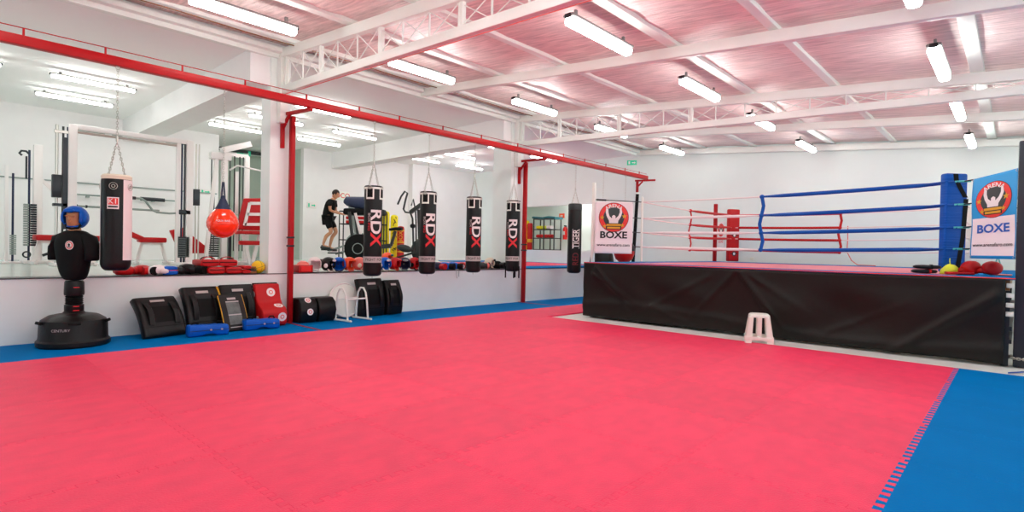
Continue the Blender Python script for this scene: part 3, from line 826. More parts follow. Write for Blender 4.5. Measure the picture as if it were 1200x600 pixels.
# right banner hangs on the turnbuckles between blue pad and dark post
banner('ring_banner','bright blue and white gym banner hung between the blue pad and the dark post',(8.585,9.56),(9.03,9.19),1.305,2.36,'banblue','banwhite','txtblue',rise=.07)
banner('ring_banner','white gym banner with round logo hung at the left ring corner',(2.78,9.26),(3.37,9.72),1.255,2.29,'banwhite',None,'txtblack',rise=-.0)
t = thing('ring_banner','small white banner with round logo at the far red ring corner','banner',(3.05,14.98,1.5))
MB().cbox((0,0,.28),(.42,.01,.78),Matrix.Rotation(math.radians(-42),4,'Z')).build('cloth','banwhite',t)
Rz = Matrix.Rotation(math.radians(-42),3,'Z')
pm = lambda h: (lambda u,v: Rz @ Vector((u,-.005-h,.28+v)))
decal('logo_disc',[disc(.18,(0,.16))],'logored',t,pm(.002),0); decal('logo_centre',[disc(.12,(0,.16))],'txtblack',t,pm(.003),0)
decal('logo_figure',[[(x*.13,.16+y*.14) for x,y in [(-.38,-.62),(-.42,-.25),(-.7,.5),(-.5,.62),(-.3,.08),(0,.2),(.3,.08),(.5,.66),(.7,.5),(.4,-.25),(.36,-.62)]]],'txtwhite',t,pm(.004),0)
decal('title_letters',[text_polys('BOXE',.1,.01,at=(0,-.16))],'logored',t,pm(.002),0)

# things on the ring floor
def round_glove(loc, rz, label, m='redd'):
    t = thing('boxing_glove', label, 'boxing glove', loc, rz, 'red boxing gloves on the ring corner')
    secs = []
    for x, r, zc in ((-.10,.05,.07),(-.085,.085,.085),(-.04,.108,.10),(.02,.112,.10),(.07,.095,.09),(.10,.07,.08),(.12,.03,.075)):
        secs.append(((x,0,zc),(0,1,0),(0,0,1),r*1.0,r*.85))
    MB().loft(secs,n=20).build('fist',m,t,ang=80)
    MB().loft([((-.02,.09,.06),(0,1,0),(0,0,1),.03,.03),((.03,.12,.06),(0,1,0),(0,0,1),.036,.034),((.08,.10,.06),(0,1,0),(0,0,1),.03,.03),((.10,.07,.06),(0,1,0),(0,0,1),.01,.01)],n=12).build('thumb',m,t,ang=80)
    MB().loft([((.10,0,.07),(0,1,0),(0,0,1),.055,.05),((.19,0,.06),(0,1,0),(0,0,1),.058,.05)],n=16).build('cuff','blackm',t)
round_glove((8.58,9.86,RZ-.0),2.2,'round red boxing glove on the ring edge beside the yellow wrap')
round_glove((8.80,9.80,RZ-.0),1.9,'round red boxing glove on the ring edge nearest the dark post')
t = thing('hand_wrap_bundle','crumpled lime yellow hand wrap on the ring edge below the blue pad','hand wrap',(8.36,9.80,RZ),.8)
mb = MB(); secs = []
for x, a, b in ((-.13,.02,.02),(-.09,.06,.045),(-.02,.09,.075),(.05,.08,.07),(.11,.05,.04),(.15,.015,.015)): secs.append(((x,.01*math.sin(x*40),b*.9),(0,1,0),(0,0,1),a,b))
mb.loft(secs,n=16); mb.build('bundle','lime',t,ang=80)
mb = MB(); mb.tube([(0,0,.13),(.0,.01,.18),(.01,.02,.22)],.006,n=6); mb.build('loop','lime',t)
mb = MB(); mb.loft([((x,.02*math.sin(x*12),.02),(0,1,0),(0,0,1),.05,.018) for x in (-.16,-.08,0,.08,.16)],n=12,p=3)
o = mb.build('glove_strap','redd',None,ang=80); o.location=(8.47,9.66,RZ-.0); o.rotation_euler=(0,0,.35); tag(o,'flat red strap lying in front of the yellow wrap','strap')
for i,(dx,dz,rr,lab) in enumerate(((0,0,.1,'black training mitt lying lowest left of the blue pad'),(.03,.062,-.25,'black training mitt on top of another, left of the blue pad'))):
    t = thing('hand_mitt',lab,'training mitt',(8.10+dx,9.60,RZ+dz),.5+rr)
    secs=[((x,0,.032),(0,1,0),(0,0,1),a,b) for x,a,b in ((-.17,.03,.012),(-.14,.06,.025),(-.05,.075,.03),(.05,.065,.028),(.12,.055,.025),(.15,.02,.012))]
    MB().loft(secs,n=14,p=2.6).build('pad','black',t,ang=80)
    MB().loft([((x,0,.033),(0,1,0),(0,0,1),.068,.034) for x in (.02,.05)],n=14,p=2.6).build('strap','redd' if i==0 else 'blackm',t)
mb = MB(); mb.tube([(8.85,9.9,1.32),(8.82,9.88,1.2),(8.83,9.88,1.12),(8.87,9.88,1.11),(8.89,9.88,1.2),(8.86,9.9,1.32)],.009,n=6,closed=True)
o = mb.build('carabiner_cord','teal'); tag(o,'teal cord loop hanging under the blue banner','cord')
o = MB().box((8.82,10.1,RZ),(9.0,10.5,RZ+.012)).build('cloth_strip','salmon',None,bevel=.003); tag(o,'flat pink cloth strip lying on the ring edge at the right corner','cloth')
o = MB().cbox((3.6,15.79,1.17),(.1,.02,.08)).build('wall_socket','white',None,bevel=.005); tag(o,'small white socket on the far wall right of the red pad','wall socket')

# plastic stool
def stool(loc, rz):
    t = thing('plastic_stool','white plastic stool in front of the black ring skirt','stool',loc,rz)
    H = .45; top=.135; bot=.20
    def c(z): return bot+(top-bot)*z/H
    MB().loft([((0,0,H-.05),(1,0,0),(0,1,0),c(H-.05)+.006,c(H-.05)+.006),((0,0,H-.02),(1,0,0),(0,1,0),c(H-.02)+.004,c(H-.02)+.004),((0,0,H-.005),(1,0,0),(0,1,0),.125,.125),((0,0,H),(1,0,0),(0,1,0),.11,.11)],n=32,p=5).build('seat','white',t)
    for sx in (-1,1):
        for sy_ in (-1,1):
            mb = MB()
            a=c(H-.05); b=bot
            for q in range(2):
                # L-section leg: two plates
                if q==0:
                    v=[(sx*b,sy_*b,0),(sx*(b-.095),sy_*b,0),(sx*(a-.062),sy_*a,H-.05),(sx*a,sy_*a,H-.05)]; n=Vector((0,-sy_,0))
                else:
                    v=[(sx*b,sy_*b,0),(sx*b,sy_*(b-.095),0),(sx*a,sy_*(a-.062),H-.05),(sx*a,sy_*a,H-.05)]; n=Vector((-sx,0,0))
                vs=[mb.bm.verts.new(p) for p in v]+[mb.bm.verts.new(Vector(p)+n*.012) for p in v]
                mb.bm.faces.new(vs[:4]); mb.bm.faces.new(vs[4:][::-1])
                for k in range(4): mb.bm.faces.new((vs[k],vs[(k+1)%4],vs[4+(k+1)%4],vs[4+k]))
            mb.build('leg','white',t,smooth=False)
    for s in (-1,1):
        for z,hh in ((.085,.075),):
            w=c(z)
            MB().box((-w,s*w-.006,z-hh/2+.02),(w,s*w+.006,z+hh/2)).build('rung','white',t,bevel=.003)
            MB().box((s*w-.006,-w,z-hh/2+.02),(s*w+.006,w,z+hh/2)).build('rung','white',t,bevel=.003)
    for s in (-1,1):
        MB().box((-.03,s*c(.25)-.005,.1),(.03,s*c(.25)+.005,H-.05)).build('side_slat','white',t,smooth=False)
stool((6.24,8.52,-.028),math.radians(22))

# ------------------------------------------------------------------ training dummy
def dummy():
    t = thing('training_dummy','standing training dummy in black shirt and blue headguard on a black base','training dummy',(.41,1.355,0),math.radians(-52))
    MB().lathe([(0,0),(.36,0),(.375,.02),(.375,.065),(.355,.085),(.35,.10),(.345,.26),(.33,.32),(.25,.375),(.12,.40),(.10,.42),(0,.42)],n=20).build('base','black',t,ang=25)
    for k in range(5):
        a = math.radians(-100+k*72)
        mb = MB(); mb.cbox((0,0,0),(.03,.13,.035),Matrix.Translation((.352*math.cos(a),.352*math.sin(a),.30)) @ Matrix.Rotation(a,4,'Z') @ Matrix.Rotation(math.radians(-15),4,'Y')); mb.build('grip_slot','blackm',t,bevel=.006)
    decal('base_letters',[text_polys('CENTURY',.042,.003)],'greyt',t,wrap(.352,.22,math.radians(22),.004),.02)
    MB().lathe([(.09,.38),(.10,.40),(.10,.50),(.088,.51)],n=24).build('lower_sleeve','black',t)
    pr=[]
    for k in range(9):
        z=.51+k*.013; pr.append((.095 if k%2 else .082,z))
    MB().lathe([(0,.505)]+pr+[(0,.625)],n=24).build('bellows','blackm',t,ang=20)
    MB().lathe([(0,.62),(.10,.62),(.104,.64),(.10,.78),(.09,.80),(0,.80)],n=24).build('upper_sleeve','black',t)
    for z in (.485,.72,.655-.22):
        decal('red_mark',[rect(.06,.01)],'txtred',t,wrap(.104,z,math.radians(55),.002),.02)
    # torso in a shirt
    X=(1,0,0); Y=(0,1,0)
    secs=[((0,0,.80),X,Y,.09,.10),((0,0,.84),X,Y,.11,.125),((.005,0,.90),X,Y,.125,.155),((.01,0,1.0),X,Y,.13,.18),((.015,0,1.15),X,Y,.14,.205),((.01,0,1.27),X,Y,.145,.225),((0,0,1.35),X,Y,.125,.215),((-.005,0,1.405),X,Y,.095,.15),((-.005,0,1.43),X,Y,.07,.085)]
    MB().loft(secs,n=28,p=2.4).build('shirt','blackm',t,ang=80,subsurf=1)
    for s in (-1,1):
        sec=[((0,s*.13,1.33),(1,0,0),(0,s*.35,.93),.09,.075),((0,s*.20,1.30),(1,0,0),(0,s*.7,.7),.10,.085),((.01,s*.235,1.23),(1,0,0),(0,1,.25),.098,.068),((.015,s*.245,1.13),(1,0,0),(0,1,.05),.09,.062),((.015,s*.245,1.06),(1,0,0),(0,1,.05),.088,.058),((.015,s*.245,1.05),(1,0,0),(0,1,.05),.07,.045)]
        MB().loft(sec,n=18).build('sleeve','blackm',t,ang=80)
    MB().lathe([(.0,1.38),(.075,1.40),(.062,1.44),(.06,1.52),(0,1.53)],n=20).build('neck','skinr',t,ang=80)
    # head
    mb=MB(); mb.loft([((.02,0,1.46),X,Y,.05,.045),((.025,0,1.485),X,Y,.075,.06),((.02,0,1.52),X,Y,.09,.07),((.01,0,1.57),X,Y,.10,.077),((0,0,1.63),X,Y,.10,.078),((-.005,0,1.67),X,Y,.085,.068),((-.01,0,1.70),X,Y,.045,.04)],n=20)
    mb.ell((.115,0,1.565),(.018,.014,.03),n=10,m=6)
    mb.ell((.105,0,1.53),(.014,.028,.008),n=10,m=6); mb.ell((.108,0,1.517),(.012,.024,.007),n=10,m=6)
    for s in (-1,1): mb.ell((.10,s*.033,1.60),(.016,.026,.008),n=10,m=6); mb.ell((.095,s*.033,1.585),(.014,.014,.008),n=10,m=6)
    mb.build('face','skinr',t,ang=80)
    headguard_parts(t,(0,0,1.585),'blue','blackm',1.05)
    for ch in t.children:
        if ch.name.split('.')[0] in ('face','shell','ear_pad','brow_pad','chin_strap','rear_strap'): ch.rotation_euler = (0,0,math.radians(14))
    decal('chest_badge',[disc(.055)],'txtwhite',t,lambda u,v: Vector((.158-.9*(u-.0)**2, .075+u, 1.24+v)),.02)
    decal('badge_ring',[disc(.045)],'logored',t,lambda u,v: Vector((.1595-.9*(u)**2, .075+u, 1.24+v)),.02)
    decal('badge_centre',[disc(.034)],'txtwhite',t,lambda u,v: Vector((.161-.9*(u)**2, .075+u, 1.24+v)),.02)
    decal('badge_mark',[disc(.016,(0,.006)),rect(.04,.012,(0,-.018))],'txtblack',t,lambda u,v: Vector((.1625-.9*(u)**2, .075+u, 1.24+v)),.02)
def headguard_parts(t, c, m, m2, s=1., accent=None):
    """open faced head guard, face towards +x"""
    cx,cy_,cz=c
    bm=bmesh.new(); n,k=28,18
    mb=MB()
    mb.ell((cx-.005,cy_,cz),(.128*s,.108*s,.118*s),n=n,m=k)
    bmf=mb.bm
    kill=[f for f in bmf.faces if (f.calc_center_median().x-cx)>.04*s and abs(f.calc_center_median().y-cy_)<.080*s and -.095*s<f.calc_center_median().z-cz<.052*s]
    kill+=[f for f in bmf.faces if f.calc_center_median().z-cz<-.10*s]
    bmesh.ops.delete(bmf,geom=kill,context='FACES')
    o=mb.build('shell',m,t,ang=80)
    sd=o.modifiers.new('thickness','SOLIDIFY'); sd.thickness=.022*s; sd.offset=1
    # ear pads, brow pad, chin strap, rear lacing
    for q in (-1,1):
        mb=MB(); mb.ell((cx+.01*s,cy_+q*.118*s,cz-.02*s),(.045*s,.016*s,.05*s),n=14,m=8)
        mb.build('ear_pad',m if accent is None else accent,t,ang=80)
    mb=MB(); mb.ell((cx+.118*s,cy_,cz+.075*s),(.022*s,.06*s,.026*s),n=14,m=8); mb.build('brow_pad',m if accent is None else accent,t,ang=80)
    mb=MB(); mb.tube([(cx+.02*s,cy_-.10*s,cz-.06*s),(cx+.05*s,cy_-.06*s,cz-.125*s),(cx+.055*s,cy_,cz-.138*s),(cx+.05*s,cy_+.06*s,cz-.125*s),(cx+.02*s,cy_+.10*s,cz-.06*s)],.012*s,n=8); mb.build('chin_strap',m2,t)
    mb=MB(); mb.cbox((cx-.145*s,cy_,cz-.03*s),(.03*s,.09*s,.07*s)); mb.build('rear_strap',m2,t,bevel=.006)
dummy()

# ------------------------------------------------------------------ pads along the wall
def kick_shield(name, label, foot, rz, tilt, w=.60, h=.62, d=.14, curve=.10, strap=True, trim=None, window=False):
    """thick kick shield, bent backwards, leaning on the wall; local: width y, height z, back +x"""
    t = thing(name, label, 'kick shield', foot, rz)
    Rt = Matrix.Rotation(-tilt,4,'Y')
    def prof(z): return -curve*4*((z/h)-.5)**2 + curve
    n=14; mb=MB(); secs=[]
    for i in range(n+1):
        z=h*i/n; k=min(1,math.sin(PI*min(max(i/n,.02),.98))*4)
        k=.9+.1*min(1,min(i,n-i)/1.5)
        c=Rt @ Vector((prof(z)-d/2*0,0,z))
        secs.append((c,Rt.to_3x3()@Vector((1,0,0)),Vector((0,1,0)),d/2*k,w/2*(.93+.07*k if i in (0,n) else 1)))
    mb.loft(secs,n=28,p=7); mb.build('pad','black',t,ang=40,bevel=.008)
    def face(u,v,hh=.003):
        z=v+h/2; return Rt @ Vector((prof(z)+d/2+hh,u,z))
    decal('label_strip',[rect(w*.34,h*.06,(0,h*.36))],'greyt',t,lambda u,v: face(u,v,.005),.04)
    if window:
        decal('window',[rect(w*.52,h*.62,(0,-.02))],'mesh',t,lambda u,v: face(u,v,.004),.04)
        [decal('window_bar',[q],'greyt',t,lambda u,v: face(u,v,.006),.04) for q in (rect(w*.52,h*.03,(0,.16)),rect(w*.52,h*.03,(0,-.05)),rect(w*.52,h*.02,(0,-.24)))]
    elif strap:
        # recessed back panel frame and two webbing handles standing proud
        decal('back_panel',[rect(w*.50,h*.40,(0,.0))],mat('panel_black','#222120',.3,bump=.1) and 'blackm',t,lambda u,v: face(u,v,.003),.04)
        for s in (-1,1):
            mb=MB(); pts=[]
            for i in range(9):
                v=-.26*h+.56*h*i/8; bow=.035*math.sin(PI*i/8); q=face(s*w*.30,v,.006+bow); pts.append((q,(0,1,0),Rt.to_3x3()@Vector((1,0,0)),.035,.006))
            mb.loft(pts,n=8,p=5); mb.build('handle_strap','black',t,ang=40)
        decal('lower_seam',[rect(w*.96,.008,(0,-.30*h))],'blackm',t,lambda u,v: face(u,v,.004),.04)
    if trim:
        for s in trim:
            mb=MB(); pts=[face(s*(w/2-.01),-h/2+.02+(h-.04)*i/10,-.012) for i in range(11)]
            mb.tube(pts,.017 if len(trim)==1 else .009,n=8); mb.build('yellow_trim','gold',t)
    return t
kick_shield('kick_shield','black kick shield leaning lowest on the wall nearest the dummy',(.46,2.34,0),math.radians(14),math.radians(33),w=.56,h=.60,d=.13,curve=.05)
kick_shield('kick_shield','large black kick shield with thick yellow edge, leaning behind a blue pad',(.34,2.90,0),math.radians(9),math.radians(22),w=.52,h=.68,d=.13,curve=.05,trim=(1,))
kick_shield('kick_shield','black shield with clear mesh window and yellow piping between two larger shields',(.52,3.26,0),math.radians(8),math.radians(25),w=.38,h=.58,d=.06,curve=.02,window=True,trim=(-1,1))
kick_shield('kick_shield','large black kick shield beside the red wall pad',(.26,3.40,0),math.radians(4),math.radians(15),w=.50,h=.68,d=.09,curve=.04)
kick_shield('kick_shield','black kick shield standing behind the white rail frame',(.22,5.76,0),math.radians(6),math.radians(9),w=.56,h=.70,d=.14,curve=.05)
kick_shield('kick_shield','narrower black kick shield standing farthest along the wall',(.20,6.26,0),math.radians(2),math.radians(10),w=.36,h=.66,d=.14,curve=.07)
def arm_pad(label, loc, rz):
    t = thing('arm_shield',label,'training pad',loc,rz,'blue pads lying before the shields')
    secs=[((x,0,zz),(0,1,0),(0,0,1),a,b) for x,zz,a,b in ((-.26,.085,.06,.07),(-.24,.085,.085,.085),(-.10,.085,.085,.082),(-.02,.095,.07,.065),(.05,.095,.07,.065),(.10,.085,.085,.078),(.24,.075,.085,.075),(.26,.075,.06,.06))]
    MB().loft(secs,n=20,p=4.5).build('pad','blue',t,bevel=.004,ang=50)
    decal('side_seam',[rect(.5,.008)],'navy',t,plane_map((0,-.087,.085),(1,0,0),(0,0,1),.002),0)
    for x in (-.17,.15):
        mb=MB(); mb.loft([((x-.02,0,.085),(0,1,0),(0,0,1),.088,.088),((x+.02,0,.085),(0,1,0),(0,0,1),.088,.088)],n=16,p=4.5) if x==.0 else mb.tube([(x-.04,0,.16),(x-.02,0,.19),(x+.03,0,.19),(x+.05,0,.155)],.012,n=6)
        mb.build('webbing','blackm' if x!=.0 else 'navy',t)
    for x in (.02,.16): mb=MB(); mb.cyl((x,-.084,.09),(x,-.092,.09),.014,n=12); mb.build('rivet','chrome',t)
arm_pad('blue arm pad lying before the wide yellow edged shield',(.70,2.80,0),PI/2-.04)
arm_pad('blue arm pad lying before the red wall pad',(.56,3.60,0),PI/2-.03)
def red_pad():
    t = thing('wall_strike_pad','red striking pad with white target circles leaning beside the near pillar','striking pad',(.28,3.87,0),math.radians(3))
    prof=[(-.20,0),(.10,0),(.15,.04),(.16,.22),(.10,.30),(.0,.34),(-.06,.42),(-.13,.66),(-.22,.66)]
    mb=MB(); mb.prism(prof,.40,Matrix(((1,0,0,0),(0,0,1,-.20),(0,1,0,0),(0,0,0,1)))); mb.build('pad','redd',t,bevel=.022,segs=3,ang=50)
    MB().box((-.235,-.20,.60),(-.20,.20,.675)).build('back_board','blackm',t,bevel=.004)
    def c(name,u,p0,p1,q,r,m,h): 
        a=Vector((p0[0],0,p0[1])); b=Vector((p1[0],0,p1[1])); d=(b-a).normalized(); o=a.lerp(b,q)+Vector((0,u,0))
        n=Vector((0,1,0)).cross(d)
        decal(name,[disc(r)],m,t,lambda uu,vv: o+Vector((0,uu,0))+d*vv+n*h,0)
    for u,p0,p1,q in ((.04,(-.06,.42),(-.13,.66),.45),(.10,(.10,.30),(.0,.34),.5),(.11,(.15,.04),(.16,.22),.6)):
        c('target_circle',u,p0,p1,q,.07,'txtwhite',.003); c('target_mark',u,p0,p1,q,.035,'salmon',.0045); c('target_dot',u,p0,p1,q,.02,'txtwhite',.006)
    for z in (.12,.50):
        decal('target_circle',[disc(.05)],'txtwhite',t,plane_map((-.02 if z<.3 else -.165,-.202,z),(1,0,0),(0,0,1),.004),0)
red_pad()
def roll_pad(label, loc, rz, w, circles, extra=0):
    t = thing('corner_wall_pad',label,'striking pad',loc,rz)
    prof=[(-.18,.02),(-.12,0),(.12,0),(.17,.05),(.20,.20),(.17,.33),(.08,.41),(-.14,.41),(-.18,.37)]
    mb=MB(); mb.prism(prof,w,Matrix(((1,0,0,0),(0,0,1,-w/2),(0,1,0,0),(0,0,0,1)))); mb.build('pad','black',t,bevel=.025,segs=3,ang=50)
    if circles:
        for (px,pz),nn in (((.10,.37),Vector((.75,0,.66))),((.19,.19),Vector((1,0,.1)))):
            d=Vector((0,1,0)); upv=nn.cross(d).normalized(); o=Vector((px+.02,0,pz))
            for r,m,h in ((.055,'txtwhite',.022),(.032,'salmon',.0235),(.02,'txtwhite',.025)):
                decal('target_circle',[disc(r)],m,t,lambda u,v: o+d*u-upv*v+nn.normalized()*(h-.008),0)
    mb=MB(); mb.box((-.19,-w/2+.02,.05),(-.175,w/2-.02,.36)); mb.build('back_board','blackm',t)
roll_pad('black rounded wall pad with two target circles beside the near red post',(.21,4.46,0),math.radians(0),.30,True)
roll_pad('plain black rounded wall pad between the circled pad and the white frame',(.21,4.79,0),math.radians(3),.33,False)
def step_frame():
    t = thing('push_up_frame','white tubular frame standing on the blue mat','tubular frame',(.48,5.20,0),math.radians(8))
    for y in (-.22,.22):
        mb=MB(); pts=[(-.20,y,.03)]+[(-.20+.0,y,.12)]
        pts=[(-.15,y,.03),(-.13,y,.30),(-.10,y,.48),(-.04,y,.56),(.04,y,.56),(.10,y,.48),(.14,y,.30),(.17,y,.03)]
        mb.tube(pts,.017,n=10); mb.build('hoop','white',t)
        mb=MB(); mb.tube([(-.24,y,.02),(.26,y,.02)],.019,n=10); mb.build('foot_bar','white',t)
    mb=MB(); mb.cyl((.12,-.22,.38),(.12,.22,.38),.014,n=10); mb.build('cross_bar','white',t)
    mb=MB(); mb.cyl((-.12,-.22,.38),(-.12,.22,.38),.014,n=10); mb.build('cross_bar','white',t)
step_frame()
t = thing('round_board','round white board leaning on the wall behind the tubular frame','board',(.12,5.28,0))
Rr=Matrix.Translation((0,0,.32)) @ Matrix.Rotation(math.radians(78),4,'Y')
mb=MB(); mb.lathe([(0,-.015),(.30,-.015),(.315,-.008),(.315,.008),(.30,.015),(0,.015)],n=40,mt=Rr); mb.build('disc','white',t)
mb=MB(); mb.torus((0,0,0),.30,.012,n=40); 
for v in mb.bm.verts: v.co = Rr @ (v.co+Vector((0,0,.014)))
mb.build('rim','whitev',t)

# ------------------------------------------------------------------ gear on the ledge
LZ = LEDGE
def headguard(label, y, m, m2, rz=0., x=-.17, s=.95, accent=None, roll_=0.):
    t = thing('headguard',label,'headguard',(x,y,LZ),rz,'sparring headguards on the ledge')
    headguard_parts(t,(0,0,.135*s+.012),m,m2,s,accent)
def glove(label, y, m, cuff, rz, x=-.15, s=1., band=None):
    s *= 1.2
    t = thing('boxing_glove',label,'boxing glove',(x,y,LZ),rz,'boxing gloves on the ledge')
    secs=[((a*s,0,c*s),(0,1,0),(0,0,1),r*s,q*s) for a,r,q,c in ((-.13,.03,.025,.05),(-.11,.06,.05,.06),(-.05,.072,.06,.065),(.01,.07,.058,.062),(.06,.052,.045,.055))]
    MB().loft(secs,n=18,p=2.3).build('fist',m,t,ang=80)
    MB().loft([((-.02*s,.055*s,.05*s),(0,1,0),(0,0,1),.026*s,.028*s),((-.07*s,.085*s,.05*s),(0,1,0),(0,0,1),.028*s,.03*s),((-.11*s,.07*s,.05*s),(0,1,0),(0,0,1),.016*s,.02*s)],n=12).build('thumb',m,t,ang=80)
    MB().loft([((.06*s,0,.055*s),(0,1,0),(0,0,1),.053*s,.046*s),((.14*s,0,.055*s),(0,1,0),(0,0,1),.058*s,.05*s)],n=16).build('cuff',cuff,t)
    if band: MB().loft([((.08*s,0,.055*s),(0,1,0),(0,0,1),.057*s,.05*s),((.115*s,0,.055*s),(0,1,0),(0,0,1),.059*s,.052*s)],n=16).build('band',band,t)
def thai_pad(label, y, z, rz=0., x=-.18, m='redd', tl=0., w=.25, straps=True):
    t = thing('strike_pad',label,'strike pad',(x,y,z),rz,'red strike pads piled on the ledge')
    secs=[((a,0,.06),(0,1,0),(0,0,1),w/2*k,.052*k) for a,k in ((-.17,.85),(-.155,1),(.155,1),(.17,.85))]
    MB().loft(secs,n=20,p=5).build('pad',m,t,bevel=.006,ang=50)
    decal('side_stripe',[rect(w*.9,.012)],'blackm',t,plane_map((.172,0,.07),(0,1,0),(0,0,1),.002),0)
    decal('side_letters',[text_polys('BOXING',.03,.002)],'txtwhite',t,plane_map((.172,0,.04),(0,1,0),(0,0,1),.002),0) if False else None
    for a in ((.03,.10) if straps else ()):
        mb=MB(); mb.loft([((a,w*.34*math.cos(q),.10+.055*math.sin(q)),(1,0,0),(0,math.cos(q),math.sin(q)),.018,.006) for q in [PI*k/8 for k in range(9)]],n=8,p=4); mb.build('arm_strap','redd' if a>.05 else 'blackm',t)
glove('plain red glove lying under the stout black and pale bag',2.03,'redd','redd',.3+PI/2)
glove('red glove trimmed black beside the plain red one on the ledge',2.24,'redd','blackm',.6,band='txtwhite')
glove('white and red glove lying before the blue strike pad',2.36,'whitev','redd',-1.4,x=-.10)
t=thing('strike_pad','flat blue strike pads stacked on the ledge by the white glove','strike pad',(-.18,2.53,LZ),.1)
MB().loft([((a,0,.035),(0,1,0),(0,0,1),.10*k,.033*k) for a,k in ((-.15,.8),(-.13,1),(.13,1),(.15,.8))],n=18,p=4).build('pad','blue',t,bevel=.004)
MB().loft([((a,0,.10),(0,1,0),(0,0,1),.095*k,.03*k) for a,k in ((-.14,.8),(-.12,1),(.12,1),(.14,.8))],n=18,p=4).build('upper_pad','blue',t,bevel=.004)
MB().loft([((a,0,.068),(0,1,0),(0,0,1),.10,.006) for a in (-.14,.14)],n=12,p=4).build('seam','txtred',t)
glove('small black glove left of the larger black one on the ledge',2.70,'black','blackm',1.2,s=.8)
glove('larger black glove left of the red strike pads',2.84,'black','blackm',.9,s=1.1)
glove('black glove tight against the red strike pads',2.98,'blackm','black',.2,s=1.0,x=-.24)
thai_pad('red strike pad, bottom left of the pile of four',3.16,LZ,0.02,straps=False)
thai_pad('red strike pad, bottom right of the pile of four',3.42,LZ,-.03,w=.24,straps=False)
thai_pad('red strike pad with black netting, top left of the pile of four',3.06,LZ+.114,.08,x=-.20,w=.27)
thai_pad('red strike pad with black netting, top right of the pile of four',3.36,LZ+.114,-.12,x=-.22,w=.27)
for i,(dz,lab) in enumerate(((0,'lower red focus mitt right of the pile of four'),(.07,'upper red focus mitt right of the pile of four'))):
    t=thing('focus_mitt',lab,'focus mitt',(-.16,3.62,LZ+dz),.1*i)
    MB().loft([((a,0,.033),(0,1,0),(0,0,1),.085*k,.032*k) for a,k in ((-.12,.6),(-.09,1),(.08,1),(.11,.7))],n=18,p=3).build('pad','redd',t,ang=50)
    MB().cbox((0,0,.033),(.17,.176,.012)).build('strap','blackm',t,bevel=.003)
t=thing('studded_belt','dark leather belt with metal studs folded beside the yellow ball','belt',(-.16,3.73,LZ))
for k in range(3): MB().box((-.1,-.05,.004+k*.04),(.1,.055,.034+k*.04)).build('fold','black' if k%2 else 'wood',t,bevel=.006)
for k in range(5): MB().ell((.1,-.04+k*.02,.06),(.005,.006,.006),n=8,m=6).build('stud','chrome',t)
# yellow ball
t=thing('yellow_ball','yellow ball on the ledge against the near pillar','ball',(-.14,3.835,LZ+.105))
MB().ell((0,0,0),.104,n=32,m=20).build('skin','yellow',t,ang=80)
for mt in (Matrix.Rotation(.3,3,'X'),Matrix.Rotation(PI/2,3,'Y')@Matrix.Rotation(.5,3,'X'),Matrix.Rotation(PI/2,3,'X')@Matrix.Rotation(.2,3,'Y'),Matrix.Rotation(1.0,3,'Y')):
    mb=MB(); mb.torus((0,0,0),.1035,.0022,mt,n=40,k=5); mb.build('seam','txtblack',t)
# bay 2
t=thing('gear_box','red open box with a bright red lid on the ledge by the near red post','box',(-.17,4.62,LZ),.0)
MB().box((-.12,-.13,0),(.12,.13,.13)).build('body','redd',t,bevel=.012)
MB().box((.121,-.09,.02),(.126,.09,.11)).build('front_panel','redb',t)
MB().loft([((0,0,.13),(1,0,0),(0,1,0),.10,.11),((0,0,.17),(1,0,0),(0,1,0),.08,.09),((0,0,.20),(1,0,0),(0,1,0),.03,.04)],n=20).build('lid','salmon',t,ang=80)
HG=[(4.87,'whitev','whitev','pale headguard standing left of the black one on the ledge',-.2,-.24,None),
 (5.09,'black','whitev','black headguard with pale lining left of the blue one',.5,-.13,'whitev'),
 (5.31,'blue','navy','blue headguard between the black and the orange ones',-.4,-.16,None),
 (5.52,'orangev','salmon','orange headguard right of the blue one',.2,-.15,None),
 (5.73,'salmon','cream','salmon headguard with pale lining right of the orange one',.9,-.14,'cream'),
 (5.94,'cream','green','pale headguard with dark green ear pads left of the first tall bag',-.2,-.16,'green'),
 (6.30,'blue','whitev','blue and white headguard right of the first tall bag',.1,-.14,'whitev'),
 (6.54,'redd','orangev','red headguard with orange strap between two tall bags',.5,-.14,None),
 (6.78,'navy','greyp','dark blue headguard right of the red and orange one',-.5,-.15,'greyp'),
 (7.02,'redd','blackm','red headguard with black strap left of the second tall bag',.4,-.14,'blackm')]
for y,m,m2,l,rz,x,ac in HG: headguard(l,y,m,m2,rz,x,accent=ac)
t=thing('headguard','red and green headguard lying on top between the first two tall bags','headguard',(-.42,6.55,LZ+.12),.4,'sparring headguards on the ledge')
headguard_parts(t,(0,0,.12),'orangev','green',.9,'green')
glove('dark purple glove right of the second tall bag',7.66,'navy','redd',.2,s=1.15)
glove('blue glove with black cuff, left of the pair between tall bags',7.89,'blue','blackm',.5,s=1.15)
glove('blue glove with black cuff, right of the pair between tall bags',8.13,'blue','blackm',.5,s=1.15)
glove('red glove with white cuff left of the third tall bag',8.36,'redd','whitev',-.9,s=1.1)
glove('grey green glove with pink band right of the third tall bag',8.98,'dgrey','dgrey',1.2,s=1.15,band='salmon')
headguard('cream and black headguard left of the fourth tall bag',9.24,'cream','blackm',.4,-.14,accent='blackm')
glove('black glove pushed against the fourth tall bag',9.52,'blackm','black',.1,s=1.3)
mb=MB(); mb.tube([(-.05,8.0,LZ+.02),(.03,8.02,LZ+.0),(.035,8.03,LZ-.12),(.03,8.05,LZ-.18)],.006,n=6); mb.tube([(-.05,8.1,LZ+.02),(.03,8.1,LZ+.0),(.035,8.1,LZ-.15)],.006,n=6)
